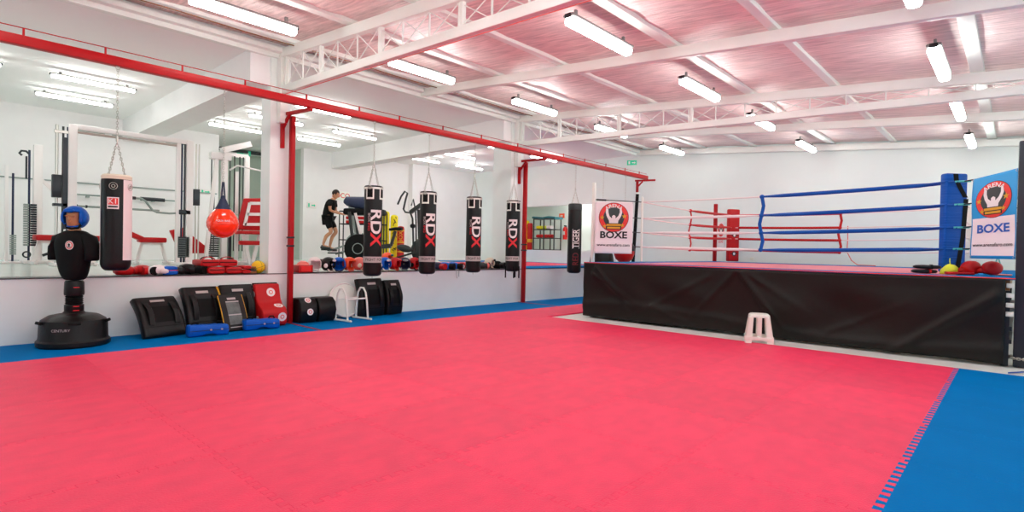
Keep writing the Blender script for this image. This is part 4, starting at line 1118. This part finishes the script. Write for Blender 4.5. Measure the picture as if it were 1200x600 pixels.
o=mb.build('hanging_lace','greyp'); tag(o,'pale laces hanging over the ledge below the blue gloves','laces')

# ------------------------------------------------------------------ side gym machines
GZ = LEDGE
def W(t): return dict(parent=t, world=True)
t = thing('cable_crossover','white cable crossover machine with chrome guide rods left in the side gym','gym machine',(-4.0,2.9,GZ))
MB().box((-4.07,1.93,GZ),(-3.93,2.06,3.46)).build('upright','frame',t,world=True,bevel=.008)
MB().box((-4.07,3.90,GZ),(-3.93,4.03,3.46)).build('upright','frame',t,world=True,bevel=.008)
MB().box((-4.06,3.72,GZ),(-3.96,3.80,3.40)).build('inner_post','frame',t,world=True,bevel=.006)
MB().box((-4.06,2.0,3.38),(-3.94,4.0,3.47)).build('top_beam','frame',t,world=True,bevel=.008)
mb=MB(); mb.cyl((-4,2.05,3.33),(-4,3.8,3.33),.022,n=10); mb.build('top_bar','chrome',**W(t))
for y in (1.77,4.10,4.16):
    mb=MB(); mb.cyl((-4,y,GZ),(-4,y,3.42),.024 if y<2 else .015,n=10); mb.build('guide_rod','chrome',**W(t))
MB().cbox((-4,1.90,1.95),(.06,.36,.05)).build('carriage','darkm',**W(t))
MB().cbox((-4,1.90,3.30),(.06,.34,.05)).build('pulley_arm','chrome',**W(t))
MB().box((-4.06,1.70,2.08),(-3.94,1.84,2.50)).build('counterweight','darkm',t,world=True,bevel=.01)
MB().box((-4.05,4.05,2.10),(-3.95,4.17,2.45)).build('counterweight','darkm',t,world=True,bevel=.01)
for y in (1.86,1.93):
    MB().box((-4.02,y-.015,GZ),(-3.98,y+.015,3.40)).build('track','navy' if y>1.9 else 'dgrey',**W(t))
MB().box((-4.02,1.86,1.5),(-3.97,1.92,3.2)).build('rack_strip','darkm',**W(t))
for y in (3.83,3.88):
    MB().box((-4.02,y-.012,GZ),(-3.98,y+.012,3.38)).build('track','navy' if y<3.85 else 'darkm',**W(t))
MB().box((-4.05,3.76,.98),(-3.93,3.97,1.42)).build('weight_stack','darkm',t,world=True,bevel=.004)
mb=MB()
for k in range(9): mb.box((-3.928,3.765,1.0+k*.047),(-3.924,3.965,1.006+k*.047))
mb.build('stack_gaps','greyp',**W(t))
mb=MB(); mb.tube([(-4,2.93,2.17),(-4,3.10,2.17),(-4,3.18,2.12),(-4,3.30,1.95),(-4,3.38,1.91),(-4,3.60,1.90),(-4,3.98,1.94)],.022,n=10); mb.build('curl_bar','greyp',**W(t))
MB().cbox((-4,2.96,2.17),(.06,.10,.06)).build('bar_grip','darkm',t,world=True,bevel=.01)
MB().cbox((-4,3.88,1.94),(.14,.22,.10)).build('bar_collar','darkm',t,world=True,bevel=.01)
MB().box((-4.3,1.70,GZ),(-3.7,2.10,GZ+.06)).build('foot','frame',t,world=True,bevel=.01)
MB().box((-4.3,3.7,GZ),(-3.7,4.2,GZ+.06)).build('foot','frame',t,world=True,bevel=.01)
# barbell rack behind
t = thing('barbell','long chrome barbell racked behind the cable crossover','barbell',(-4.3,2.6,1.95))
mb=MB(); mb.cyl((-4.3,2.0,1.96),(-4.3,3.5,1.96),.022,n=10); mb.build('bar','greyp',**W(t))
mb=MB(); mb.cyl((-4.3,1.75,1.96),(-4.3,2.1,1.96),.025,n=12); mb.cyl((-4.3,2.25,1.96),(-4.3,2.28,1.96),.03,n=12); mb.build('sleeve','darkm',**W(t))
t = thing('wall_bar','thin barbell on wall hooks behind the stout bag','barbell',(-7.95,3.2,2.4))
mb=MB(); mb.cyl((-7.85,2.4,2.42),(-7.85,4.9,2.42),.02,n=8); mb.build('bar','greyp',**W(t))
for y in (2.9,4.3): MB().box((-8.0,y-.03,2.36),(-7.83,y+.03,2.40)).build('hook','greyp',**W(t))
mb=MB(); mb.cyl((-7.85,4.0,2.42),(-7.85,4.55,2.42),.05,n=10); mb.build('grip','darkm',**W(t))
# rail along the back wall
o=MB().box((-8.0,-1,2.70),(-7.96,5.9,2.73)).build('wall_rail','greyp'); tag(o,'thin grey rail along the white back wall of the gym','wall rail')
mb=MB()
for y in (2.6,3.4,4.6): mb.box((-8.0,y,3.99),(-7.96,y+.65,4.04)).box((-8.0,y,4.06),(-7.97,y+.65,4.08))
o=mb.build('air_vent','greyp'); tag(o,'faint slotted vent strip high on the gym back wall','vent')
# cable column at far left
t = thing('cable_column','tall white cable column with weight stack at the left picture edge','gym machine',(-5.5,1.6,GZ))
MB().box((-5.56,1.61,GZ),(-5.44,1.75,3.20)).build('upright','frame',t,world=True,bevel=.01)
MB().bar((-5.5,1.70,2.55),(-5.5,2.22,1.98),.06).build('brace','frame',**W(t))
mb=MB(); mb.cyl((-5.5,1.55,GZ),(-5.5,1.55,3.08),.018,n=10); mb.build('guide_rod','navy',**W(t))
mb=MB(); mb.tube([(-5.5,1.44,2.96),(-5.5,1.40,3.0),(-5.5,1.43,3.05),(-5.5,1.5,3.05),(-5.5,1.55,3.0)],.02,n=8); mb.build('hook','darkm',**W(t))
MB().box((-5.52,1.49,2.5),(-5.48,1.52,2.95)).build('strap','darkm',**W(t))
for k in range(18):
    pass
mb=MB()
for k in range(18): mb.box((-5.6,1.565,1.17+k*.047),(-5.42,1.66,1.205+k*.047))
mb.build('weight_stack','darkm',**W(t))
mb=MB()
for k in range(18): mb.box((-5.58,1.47,1.17+k*.047),(-5.44,1.545,1.205+k*.047))
mb.build('grey_weight_stack','greyp',**W(t))
MB().box((-5.9,1.45,GZ),(-5.2,2.15,GZ+.06)).build('foot','frame',t,world=True,bevel=.01)
mb=MB(); mb.torus((-5.3,1.50,1.0),.055,.014,Matrix.Rotation(PI/2,3,'Y'),n=20); mb.build('pulley','darkm',**W(t))
MB().bar((-5.4,1.75,.98),(-5.4,2.15,1.16),.05).build('leg_bar','darkm',**W(t))
t = thing('cable_column','slim cable column with short weight stack at the very left edge','gym machine',(-5.6,1.3,GZ))
MB().box((-5.66,1.20,GZ),(-5.54,1.25,2.75)).build('upright','frame',t,world=True,bevel=.006)
mb=MB(); mb.cyl((-5.6,1.32,GZ),(-5.6,1.32,2.6),.018,n=10); mb.build('guide_rod','navy',**W(t))
mb=MB()
for k in range(10): mb.box((-5.66,1.28,.99+k*.04),(-5.54,1.37,1.02+k*.04))
mb.build('weight_stack','greyp',**W(t))
MB().box((-5.8,1.15,GZ),(-5.4,1.45,GZ+.04)).build('foot','frame',t,world=True,bevel=.008)

def bench(loc, rz, label, L_=.9, back=0.):
    t = thing('weight_bench',label,'bench',loc,rz,'red padded gym benches')
    MB().cbox((0,0,.52),(.30,L_,.11)).build('seat_pad','redd',t,bevel=.03,segs=3)
    if back: MB().cbox((0,0,0),(.30,.42,.10),Matrix.Translation((0,-L_/2-.10,.62)) @ Matrix.Rotation(-back,4,'X')).build('back_pad','redd',t,bevel=.03,segs=3)
    MB().bar((0,-L_/2+.05,.44),(0,L_/2-.05,.44),.06).build('spine','frame',t)
    for q in (-1,1):
        y = q*(L_/2-.08)
        MB().bar((0,y,.44),(0,y+q*.10,.03),.06).build('leg','frame',t)
        MB().cbox((0,y+q*.10,.025),(.45,.06,.05)).build('foot','frame',t,bevel=.006)
bench((-5.0,1.88,GZ),math.radians(6),'red flat bench left of the dummy in the gym',.62)
bench((-4.2,2.62,GZ),math.radians(4),'red bench right behind the dummy in the gym',.5)
bench((-4.9,3.52,GZ),math.radians(-3),'red bench with raised end right of the stout bag',.52,.45)
# red triangular seat backs
for (x,y,z,nm) in ((-4.8,3.98,1.56,'left'),(-4.6,4.33,1.5,'right')):
    t = thing('machine_seat','upright red seat back on a white stand, %s of the black weight stack'%nm,'machine seat',(x,y,GZ))
    mb=MB(); mb.prism([(0,.62),(.30,.70),(.30,.05),(.24,.05)] if nm=='left' else [(0,.55),(.02,.12),(.36,.12),(.30,.30)],.10,Matrix(((0,0,1,-.05),(1,0,0,-.15),(0,1,0,.12),(0,0,0,1)))); mb.build('back_pad','redd',t,bevel=.015)
    MB().box((-.04,.04,0),(.04,.12,.35)).build('stand','frame',t,bevel=.006)
    MB().box((-.25,-.1,0),(.25,.2,.05)).build('foot','frame',t,bevel=.006)
# multi gym
t = thing('multi_gym','white stack machine with black guide rods behind the orange bag','gym machine',(-4.6,5.0,GZ))
MB().bar((-4.5,4.47,GZ),(-4.5,4.68,3.25),.07).build('slanted_post','frame',**W(t))
MB().box((-4.58,4.80,GZ),(-4.46,4.92,3.42)).build('post','frame',t,world=True,bevel=.008)
MB().box((-4.9,5.42,GZ),(-4.78,5.54,3.42)).build('post','frame',t,world=True,bevel=.008)
MB().box((-4.62,4.55,3.22),(-4.45,5.0,3.38)).build('head_box','frame',t,world=True,bevel=.02)
MB().bar((-4.6,4.8,3.38),(-4.85,5.5,3.42),.09).build('top_bar','frame',**W(t))
MB().bar((-4.4,4.75,3.42),(-4.4,5.38,3.66),.16,.13).build('press_arm','frame',**W(t))
for y in (4.62,4.68,5.02,5.12,5.24,5.32):
    mb=MB(); mb.cyl((-4.62,y,GZ+.3),(-4.62,y,3.36),.014,n=8); mb.build('guide_rod','dgrey',**W(t))
mb=MB(); mb.tube([(-4.45,4.95,3.0),(-4.4,5.1,3.12),(-4.4,5.45,3.08),(-4.4,5.7,3.05)],.02,n=8); mb.build('pull_bar','frame',**W(t))
mb=MB()
for k in range(14): mb.box((-4.68,4.60,.98+k*.05),(-4.56,4.78,1.02+k*.05))
mb.build('weight_stack','dgrey',**W(t))
MB().box((-4.66,5.0,.86),(-4.58,5.06,1.55)).build('stack_pin','darkm',**W(t))
MB().box((-4.66,5.13,2.0),(-4.58,5.2,3.0)).build('stack_label','frame',**W(t))
MB().box((-5.0,4.45,GZ),(-4.48,5.6,GZ+.05)).build('foot','frame',t,world=True,bevel=.01)
t = thing('leg_press_seat','red seat with white back frame left of the near pillar in the gym','machine seat',(-4.3,5.35,GZ))
Myz = Matrix(((0,0,1,-4.36),(1,0,0,0),(0,1,0,0),(0,0,0,1)))
MB().prism([(5.06,1.62),(5.22,2.36),(5.66,2.40),(5.66,1.62)],.09,Myz).build('back_pad','redd',t,world=True,bevel=.02,segs=3)
MB().cbox((-4.15,5.30,1.56),(.55,.60,.08),None).build('seat_pad','redd',t,world=True,bevel=.025,segs=3)
mb=MB()
mb.bar((-4.24,5.22,1.72),(-4.24,5.33,2.26),.07,.02,up=(1,0,0)); mb.bar((-4.24,5.33,2.25),(-4.24,5.62,2.27),.07,.02,up=(1,0,0)); mb.bar((-4.24,5.28,1.99),(-4.24,5.62,2.01),.07,.02,up=(1,0,0)); mb.bar((-4.24,5.22,1.75),(-4.24,5.62,1.77),.07,.02,up=(1,0,0))
mb.build('back_frame','frame',**W(t))
for a,b in (((-4.1,5.12,1.55),(-4.1,5.30,GZ)),((-4.1,5.52,1.55),(-4.1,5.34,GZ)),((-4.4,5.10,1.55),(-4.4,5.10,GZ))):
    MB().bar(a,b,.07).build('leg','frame',**W(t))
MB().cbox((-4.0,5.25,1.32),(.12,.5,.10)).build('leg_roller','redd',t,world=True,bevel=.04,segs=3)

# exercising person and machines in the middle bay
def skin_body(name, verts, edges, m, parent=None, sub=2):
    me=bpy.data.meshes.new(name); me.from_pydata([v[:3] for v in verts],edges,[]); me.materials.append(M[m])
    o=bpy.data.objects.new(name,me); COL.objects.link(o)
    if parent is not None: o.parent=parent
    sk=o.modifiers.new('skin','SKIN'); sk.use_smooth_shade=True
    if not me.skin_vertices: 
        bm=bmesh.new(); bm.from_mesh(me); bm.verts.layers.skin.verify(); bm.to_mesh(me); bm.free()
    for i,v in enumerate(verts):
        r=v[3]; me.skin_vertices[0].data[i].radius=(r,r) if not isinstance(r,tuple) else r
    me.skin_vertices[0].data[0].use_root=True
    ss=o.modifiers.new('sub','SUBSURF'); ss.levels=sub; ss.render_levels=sub
    return o
def person():
    # faces +x locally (image right); pelvis at origin height
    p = thing('person','person in black t-shirt and shorts on an elliptical trainer, looking down','person',(-5.05,7.78,GZ),math.radians(42))
    V=[]; E_=[]
    def add(x,y,z,r,par=None):
        V.append((x,y,z,r)); i=len(V)-1
        if par is not None: E_.append((par,i))
        return i
    pel=add(-.02,0,1.28,(.12,.15)); sp=add(.0,0,1.42,(.10,.13),pel); ch=add(.07,0,1.60,(.105,.15),sp); nk0=add(.12,0,1.74,(.07,.09),ch); nk=add(.155,0,1.81,.052,nk0)
    for s,(kx,kz,ax,az,fx) in ((1,(.20,.86,.02,.46,.02)),(-1,(.12,.84,-.10,.52,-.1))):
        h=add(0,s*.09,1.22,.092,pel); k=add(kx,s*.095,kz,.058,h); c=add((kx+ax)/2-.03,s*.095,(kz+az)/2+.06,.054,k); a=add(ax,s*.095,az,.036,c); f=add(ax+.02,s*.095,az-.06,.036,a); add(ax+.16,s*.10,az-.085,.03,f)
    hands=[]
    for s in (1,-1):
        sh=add(.10,s*.185,1.70,.055,ch); el=add(.12,s*.23,1.44,.042,sh); wr=add(.34,s*.17,1.36,.028,el); pm=add(.41,s*.16,1.36,(.022,.036),wr)
        for q in range(4):
            a1=add(.455,s*(.135+.018*q),1.362-.002*q,.0095,pm); a2=add(.485+.004*(1.5-abs(q-1.5)),s*(.135+.018*q),1.345,.0088,a1); add(.475,s*(.135+.018*q),1.322,.008,a2)
        b1=add(.41,s*.125,1.345,.011,pm); add(.44,s*.112,1.33,.0095,b1)
    skin_body('body',V,E_,'skin',p)
    # head, tilted forward
    Rh=Matrix.Translation((.19,0,1.90)) @ Matrix.Rotation(math.radians(32),4,'Y')
    R3=Rh.to_3x3()
    hd=MB(); secs=[]
    for z,a,b,x in ((-.12,.035,.03,.045),(-.10,.058,.048,.03),(-.06,.082,.064,.012),(0,.096,.074,0),(.06,.094,.074,-.006),(.10,.07,.055,-.01),(.118,.03,.025,-.01)):
        secs.append((Rh@Vector((x,0,z)),R3@Vector((1,0,0)),(0,1,0),a,b))
    hd.loft(secs,n=20)
    hd.ell(Rh@Vector((.10,0,-.02)),(.018,.013,.026),R3,n=10,m=6); hd.ell(Rh@Vector((.088,0,-.065)),(.012,.024,.007),R3,n=10,m=6)
    for s in (-1,1): hd.ell(Rh@Vector((.005,s*.076,-.01)),(.02,.009,.03),R3,n=10,m=6); hd.ell(Rh@Vector((.088,s*.03,.02)),(.012,.022,.009),R3,n=10,m=6)
    hd.build('head','skin',p,ang=80)
    hr=MB(); hr.ell(Rh@Vector((-.012,0,.03)),(.104,.084,.105),R3,n=24,m=14)
    kill=[v for v in hr.bm.verts if (Rh.inverted()@v.co).x>.045 and (Rh.inverted()@v.co).z<.075 or (Rh.inverted()@v.co).z<-.045]
    bmesh.ops.delete(hr.bm,geom=kill,context='VERTS'); hr.build('hair','hair',p,ang=80)
    # shirt
    S=[(-.03,0,1.07,(.15,.185)),(-.02,0,1.24,(.165,.165)),(.0,0,1.42,(.15,.155)),(.07,0,1.60,(.14,.172)),(.115,0,1.73,(.085,.115)),(.10,.195,1.69,.075),(.115,.232,1.54,.066),(.10,-.195,1.69,.075),(.115,-.232,1.54,.066)]
    skin_body('t_shirt',S,[(0,1),(1,2),(2,3),(3,4),(3,5),(5,6),(3,7),(7,8)],'blackm',p)
    H=[(-.02,0,1.28,(.14,.175)),(.0,.09,1.2,.105),(.16,.10,.93,.088),(.0,-.09,1.2,.105),(.09,-.10,.92,.088)]
    skin_body('shorts',H,[(0,1),(1,2),(0,3),(3,4)],'blackm',p)
    for ax,az,s in ((.02,.36,1),(-.10,.42,-1)):
        MB().loft([((ax-.07,s*.095,az-.0),(0,1,0),(0,0,1),.025,.03),((ax-.04,s*.095,az+.015),(0,1,0),(0,0,1),.045,.06),((ax+.06,s*.098,az+.0),(0,1,0),(0,0,1),.05,.045),((ax+.17,s*.10,az-.015),(0,1,0),(0,0,1),.045,.03),((ax+.21,s*.10,az-.02),(0,1,0),(0,0,1),.02,.02)],n=14).build('shoe','dgrey',p,ang=80)
person()
t = thing('elliptical_trainer','grey elliptical trainer under the exercising person in the gym','exercise machine',(-5.0,8.0,GZ),math.radians(42))
MB().box((-.5,-.22,.0),(1.0,.22,.09)).build('base_frame','dgrey',t,bevel=.03)
mb=MB(); mb.lathe([(0,-.09),(.30,-.09),(.36,-.05),(.36,.05),(.30,.09),(0,.09)],n=32,mt=Matrix.Translation((.62,0,.50))@Matrix.Rotation(PI/2,4,'X')); mb.build('flywheel_cover','greyp',t)
for s,z,x in ((1,.27,-.05),(-1,.36,-.15)):
    MB().cbox((x,s*.12,z),(.42,.15,.04)).build('pedal','dgrey',t,bevel=.015)
    MB().bar((x,s*.12,z-.03),(.62,s*.12,.45 if s>0 else .6),.05).build('pedal_arm','greyp',t)
MB().bar((.62,0,.6),(.42,0,1.5),.09).build('mast','greyp',t)
MB().cbox((.40,0,1.50),(.06,.30,.24),None).build('console','greyp',t,bevel=.02)
for s in (-1,1):
    mb=MB(); mb.tube([(.50,s*.16,.75),(.42,s*.17,1.1),(.40,s*.16,1.35),(.46,s*.15,1.42)],.017,n=8); mb.build('handlebar','dgrey',t)
t = thing('draped_treadmill','treadmill console under a dark blue jacket right of the exercising person','exercise machine',(-3.62,7.75,GZ),math.radians(42))
mb=MB(); secs=[]
for x,a,b,z in ((-.28,.12,.05,1.62),(-.2,.25,.12,1.63),(0,.3,.15,1.60),(.3,.3,.17,1.58),(.42,.28,.16,1.58),(.5,.25,.14,1.58),(.56,.15,.08,1.58)): secs.append(((x,0,z),(0,1,0),(0,0,1),a,b))
mb.loft(secs,n=20,p=3); mb.build('jacket','navy',t,ang=80)
MB().cbox((.25,0,1.36),(1.0,.5,.16)).build('console','blackm',t,bevel=.04)
for s in (-1,1): MB().bar((.1,s*.26,.05),(-.08,s*.26,1.35),.07).build('side_post','dgrey',t)
MB().box((-.2,-.35,0),(1.15,.35,.14)).build('deck','dgrey',t,bevel=.03)
t = thing('stationary_bike','black flywheel exercise bike left of the first tall bag','exercise machine',(-2.3,7.05,GZ),math.radians(42))
mb=MB(); mb.lathe([(0,-.1),(.20,-.1),(.33,-.06),(.35,0),(.33,.06),(.20,.1),(0,.1)],n=32,mt=Matrix.Translation((.0,0,.42))@Matrix.Rotation(PI/2,4,'X')); mb.build('flywheel','blackm',t)
mb=MB(); mb.torus((0,0,.42),.20,.012,Matrix.Rotation(PI/2,3,'X'),n=30); mb.torus((0,-.1,.42),.12,.01,Matrix.Rotation(PI/2,3,'X'),n=30); mb.build('rim','greyp',t)
MB().bar((0,0,.42),(.75,0,.5),.10).build('frame_tube','dgrey',t); MB().bar((.75,0,.5),(.85,0,.85),.06).build('seat_post','dgrey',t)
MB().loft([((.7,0,.88),(0,1,0),(0,0,1),.04,.03),((.85,0,.9),(0,1,0),(0,0,1),.09,.04),((1.0,0,.9),(0,1,0),(0,0,1),.11,.04)],n=14).build('saddle','blackm',t)
for x in (-.05,.85): MB().cbox((x,0,.03),(.08,.5,.06)).build('foot','dgrey',t,bevel=.01)
MB().bar((.0,0,.05),(.85,0,.05),.06).build('base_tube','dgrey',t)
MB().bar((.05,0,.7),(-.1,0,1.25),.05).build('front_post','frame',t)
# shelf with red gear behind
t = thing('gear_shelf','black shelf unit with gear behind the draped treadmill','shelf',(-6.6,9.3,GZ),math.radians(42))
for z in (.05,.65,1.15,1.55): MB().box((-.2,-.2,z),(1.2,.2,z+.03)).build('shelf_board','blackm',t)
for x in (-.2,1.2):
    for y in (-.2,.2): MB().cbox((x,y,.78),(.03,.03,1.56)).build('post','dgrey',t)
Rm=Matrix.Rotation(math.radians(42),4,'Z')
for k,(x,z) in enumerate(((.1,1.18),(.45,1.18),(.8,1.18),(.1,1.31),(.45,1.31),(.8,1.31))):
    q=Matrix.Translation((-6.6,9.3,GZ))@Rm@Vector((x,0,z))
    o=MB().loft([((s*.13,0,.055),(0,1,0),(0,0,1),.11,.05) for s in (-1,1)],n=16,p=4).build('strike_pad','redd',None,bevel=.012)
    o.location=q; o.rotation_euler=(0,0,math.radians(42)); tag(o,'red pad on the gym shelf, %s layer, %s'%(('lower','upper')[k//3],('left','middle','right')[k%3]),'strike pad','red pads on the gym shelf')
# standing rolls
for (y,x,h,r,m,l) in ((10.30,-6.0,1.62,.13,'yell','tallest yellow standing bag, plain, left of the scribbled one'),(10.64,-6.0,1.52,.12,'yell','yellow standing bag with black scribbles'),(10.66,-5.66,1.15,.115,'redd','shorter red standing bag with yellow bands')):
    t = thing('standing_bag',l,'punching bag',(x,y,GZ),math.atan2(-y,9.06-x))
    pr=[(0,0),(r*1.1,0),(r,.05),(r,h-.08),(r*.8,h-.02),(r*.3,h),(0,h)]
    MB().lathe(pr,n=24).build('roll',m,t)
    if 'scribbles' in l or 'plain' in l:
        n=3 if 'plain' in l else 14
        random.seed(3); shp=[]
        for k in range(n):
            cx=random.uniform(-.08,.08); cz=random.uniform(-.55,.55); a=random.uniform(0,3); w=random.uniform(.06,.12)
            c_,s_=math.cos(a)*w/2,math.sin(a)*w/2; nx_,ny_=-math.sin(a)*.011,math.cos(a)*.011
            shp.append([(cx-c_-nx_,cz-s_-ny_),(cx+c_-nx_,cz+s_-ny_),(cx+c_+nx_,cz+s_+ny_),(cx-c_+nx_,cz-s_+ny_)])
        decal('scribbles',shp,'txtblack',t,wrap(r,h*.58,0,.003),.04)
    else:
        for z in (.3,.6,.98): MB().lathe([(r*1.01,z),(r*1.02,z+.01),(r*1.02,z+.04),(r*1.01,z+.05)],n=24).build('yellow_band','gold',t)
        decal('letters',[text_polys('BOX',.18,.01,rot=PI/2)],'gold',t,wrap(r,.8,0,.004),.04)
t = thing('elliptical_trainer','dark elliptical trainer with curved handles left of the second tall bag','exercise machine',(-3.05,9.05,GZ),math.radians(42))
mb=MB(); mb.tube([(-.33,0,1.62),(-.24,0,1.84),(-.14,0,1.98),(-.07,0,1.93),(-.12,0,1.74),(-.17,0,1.50),(-.12,0,1.42),(.02,0,1.40),(.08,0,1.25),(.10,0,.9),(.12,0,.35)],.026,n=10); mb.build('moving_handle','dgrey',t)
mb=MB(); mb.tube([(-.02,.3,1.62),(.03,.3,1.8),(.1,.3,1.5),(.12,.3,1.2),(.14,.3,.35)],.022,n=8); mb.build('moving_handle','dgrey',t)
MB().bar((.0,.1,1.42),(.32,.1,1.66),.24,.09).build('console','dgrey',t,bevel=.015)
MB().bar((.28,.1,.25),(.22,.1,1.5),.07).build('mast','dgrey',t)
mb=MB(); mb.ell((-.12,.0,.44),(.22,.10,.10),Matrix.Rotation(math.radians(12),3,'Y'),n=16,m=8); mb.build('pedal_shroud','dgrey',t)
mb=MB(); mb.ell((.35,.1,.4),(.32,.13,.34),n=20,m=12); mb.build('drive_cover','dgrey',t)
MB().box((-.7,-.15,0),(.6,.35,.08)).build('base_frame','dgrey',t,bevel=.02)
MB().bar((-.6,0,.1),(.2,0,.35),.05).build('pedal_arm','dgrey',t)
for x in (.08,.1): mb=MB(); mb.cyl((x,-.03,1.05),(x,.03,1.05),.06,n=14); mb.build('pivot','darkm',t)

o = copy_tree(slim); o.location = (-3.0, FY+.92, 3.17); o.scale = (1, .85, 1); o['label'] = 'extra tube light added to brighten the far reflection alcove'; del o['group']  # extra lamp put in because the stand-in alcove was dark
# signs
def sign(name,label,cat,c,w,h,nrm,m,txt,tm,ts,glyph=None):
    t=thing(name,label,cat,c); n=Vector(nrm).normalized(); ux=Vector((0,0,1)).cross(n).normalized()
    mt=Matrix((ux,Vector((0,0,1)),n)).transposed().to_4x4()
    MB().cbox((0,0,-.01),(w,h,.02),mt).build('plate',m,t,bevel=.003)
    f=lambda u,v: mt@Vector((u,v,.002))
    if txt: decal('letters',[text_polys(txt,ts,.01)],tm,t,f,0)
    if glyph: decal('pictogram',glyph,tm,t,f,0)
def arrow(w,h,c=(0,0),s=1): return [(c[0]-s*w/2,c[1]-h*.15),(c[0]+s*w*.1,c[1]-h*.15),(c[0]+s*w*.1,c[1]-h*.4),(c[0]+s*w/2,c[1]),(c[0]+s*w*.1,c[1]+h*.4),(c[0]+s*w*.1,c[1]+h*.15),(c[0]-s*w/2,c[1]+h*.15)][::s]
sign('exit_sign','green lit exit sign high on the left wall near the far corner','exit sign',(-.0+.03,15.3,4.1),.30,.15,(.5,-1,0),'exitg',None,'txtwhite',0,[arrow(.12,.09,(.06,0)),rect(.05,.09,(-.08,0))])
sign('exit_sign','green exit sign under the bar in the gym recess','exit sign',(-9.95,7.4,4.3),.42,.16,(1,-.4,0),'exitg',None,'txtwhite',0,[arrow(.18,.1,(.08,0))])
sign('exit_sign','small green arrow sign on the gym wall left of the person','exit sign',(-7.98,8.80,2.6),.32,.2,(1,0,0),'txtwhite',None,'exitg',0,[arrow(.14,.12,(.06,0)),rect(.05,.12,(-.1,0))])
sign('exit_sign','pale green sign on the gym return wall behind the orange bag','exit sign',(-7.98,5.6,2.75),.3,.14,(1,0,0),'txtwhite',None,'exitg',0,[arrow(.14,.1,(.05,0)),rect(.05,.1,(-.08,0))])
sign('fire_sign','white sign with red letters behind the exercising person','sign',(-7.98,9.85,3.0),.6,.3,(1,0,0),'white','SOCO','txtred',.24)
o=MB().box((-10,6.0,4.30),(-9.9,8.6,4.40)).build('cable_tray','dgrey'); tag(o,'dark cable tray crossing the gym recess','cable tray')

# mirror reflection built as solid things in an added alcove
t = thing('reflection_alcove_rack','black steel rack with green cover in the far reflection alcove','rack',(-4.15,16.3,1.27))
for x in (-.5,.0,.5):
    for y in (-.2,.2): MB().cbox((x,y,.62),(.035,.035,1.24)).build('post','dgrey',t)
for z in (.02,.45,.78,1.18): MB().box((-.52,-.22,z),(.52,.22,z+.03)).build('shelf_board','dgrey',t)
mb=MB(); mb.loft([((x,0,1.24+.02*math.sin(x*9)),(0,1,0),(0,0,1),.25,.045) for x in (-.56,-.4,-.1,.2,.45,.56)],n=16,p=4); mb.build('cover','green',t,ang=80)
for k,(x,z,m,nm) in enumerate(((-.3,.81,'yell','yellow pad'),(-.05,.81,'lime','lime pad'),(.2,.81,'whitev','white pad'),(-.3,.48,'redd','red pad left'),(-.05,.48,'redb','bright red pad'),(.22,.48,'redd','red pad right'))):
    o=MB().loft([((s*.1,0,.07),(0,1,0),(0,0,1),.14,.065) for s in (-1,1)],n=16,p=3).build('training_pad',m,None,bevel=.015)
    o.location=(-4.15+x,16.25,1.27+z); tag(o,'%s on the %s shelf of the reflection alcove rack'%(nm,'upper' if z>.6 else 'lower'),'training pad','pads on the reflection alcove rack')
for k,(x,m,h,l) in enumerate(((-5.0+.0,'yell',1.15,'tall yellow bag left of the reflection alcove rack'),(-4.82,'redd',1.05,'red bag close left of the reflection alcove rack'))):
    t=thing('standing_bag',l,'punching bag',(x-.02,16.1,1.27)); MB().lathe([(0,0),(.1,.01),(.11,.05),(.11,h-.05),(.08,h),(0,h)],n=20).build('roll',m,t)
    MB().lathe([(.112,.3),(.114,.31),(.114,.42),(.112,.43)],n=20).build('band','txtblack' if k==0 else 'gold',t)
t = thing('fire_extinguisher','red fire extinguisher on the white reflection alcove wall','fire extinguisher',(-4.05,FY+1.5,1.72))
MB().lathe([(0,0),(.085,.0),(.09,.02),(.09,.42),(.06,.48),(.03,.5),(0,.5)],n=20).build('cylinder','redb',t)
MB().cbox((0,0,.53),(.05,.12,.05)).build('valve','blackm',t,bevel=.008); mb=MB(); mb.tube([(.03,-.03,.53),(.11,-.05,.45),(.12,-.05,.2),(.11,-.05,.08)],.012,n=6); mb.build('hose','blackm',t)
MB().cbox((0,-.091,.25),(.1,.004,.14)).build('label_plate','txtwhite',t); MB().cbox((0,.07,.3),(.06,.06,.2)).build('wall_hook','greyp',t)
sign('fire_sign','small orange sign above the fire extinguisher','sign',(-4.3,FY+1.58,2.66),.26,.18,(0,-1,0),'orangev',None,'txtwhite',0,[rect(.12,.05)])
t = thing('folded_partition','pale green door panel with orange bar at the right of the reflection alcove','door panel',(-1.75,FY+1.2,1.27))
MB().box((-.5,-.02,0),(.5,.02,1.9)).build('panel','recess',t,bevel=.005); MB().box((-.5,-.05,1.15),(.5,-.02,1.22)).build('bar','gold',t); MB().box((-.1,-.05,.7),(.05,-.02,.85)).build('red_label','redd',t)

# ------------------------------------------------------------------ light and colour
w = bpy.data.worlds.new('world'); SC.world = w; w.use_nodes = True
w.node_tree.nodes['Background'].inputs[0].default_value = (.78,.95,1.0,1); w.node_tree.nodes['Background'].inputs[1].default_value = 1.3
SC.view_settings.view_transform = 'Standard'; SC.view_settings.look = 'None'
SC.view_settings.exposure = 0.13; SC.view_settings.gamma = 1
SC.view_settings.use_curve_mapping = False
cyc = SC.cycles
cyc.max_bounces = 10; cyc.diffuse_bounces = 7; cyc.glossy_bounces = 4; cyc.transmission_bounces = 4
cyc.sample_clamp_indirect = 8
cyc.use_denoising = True
try: cyc.denoiser = 'OPENIMAGEDENOISE'
except Exception: pass
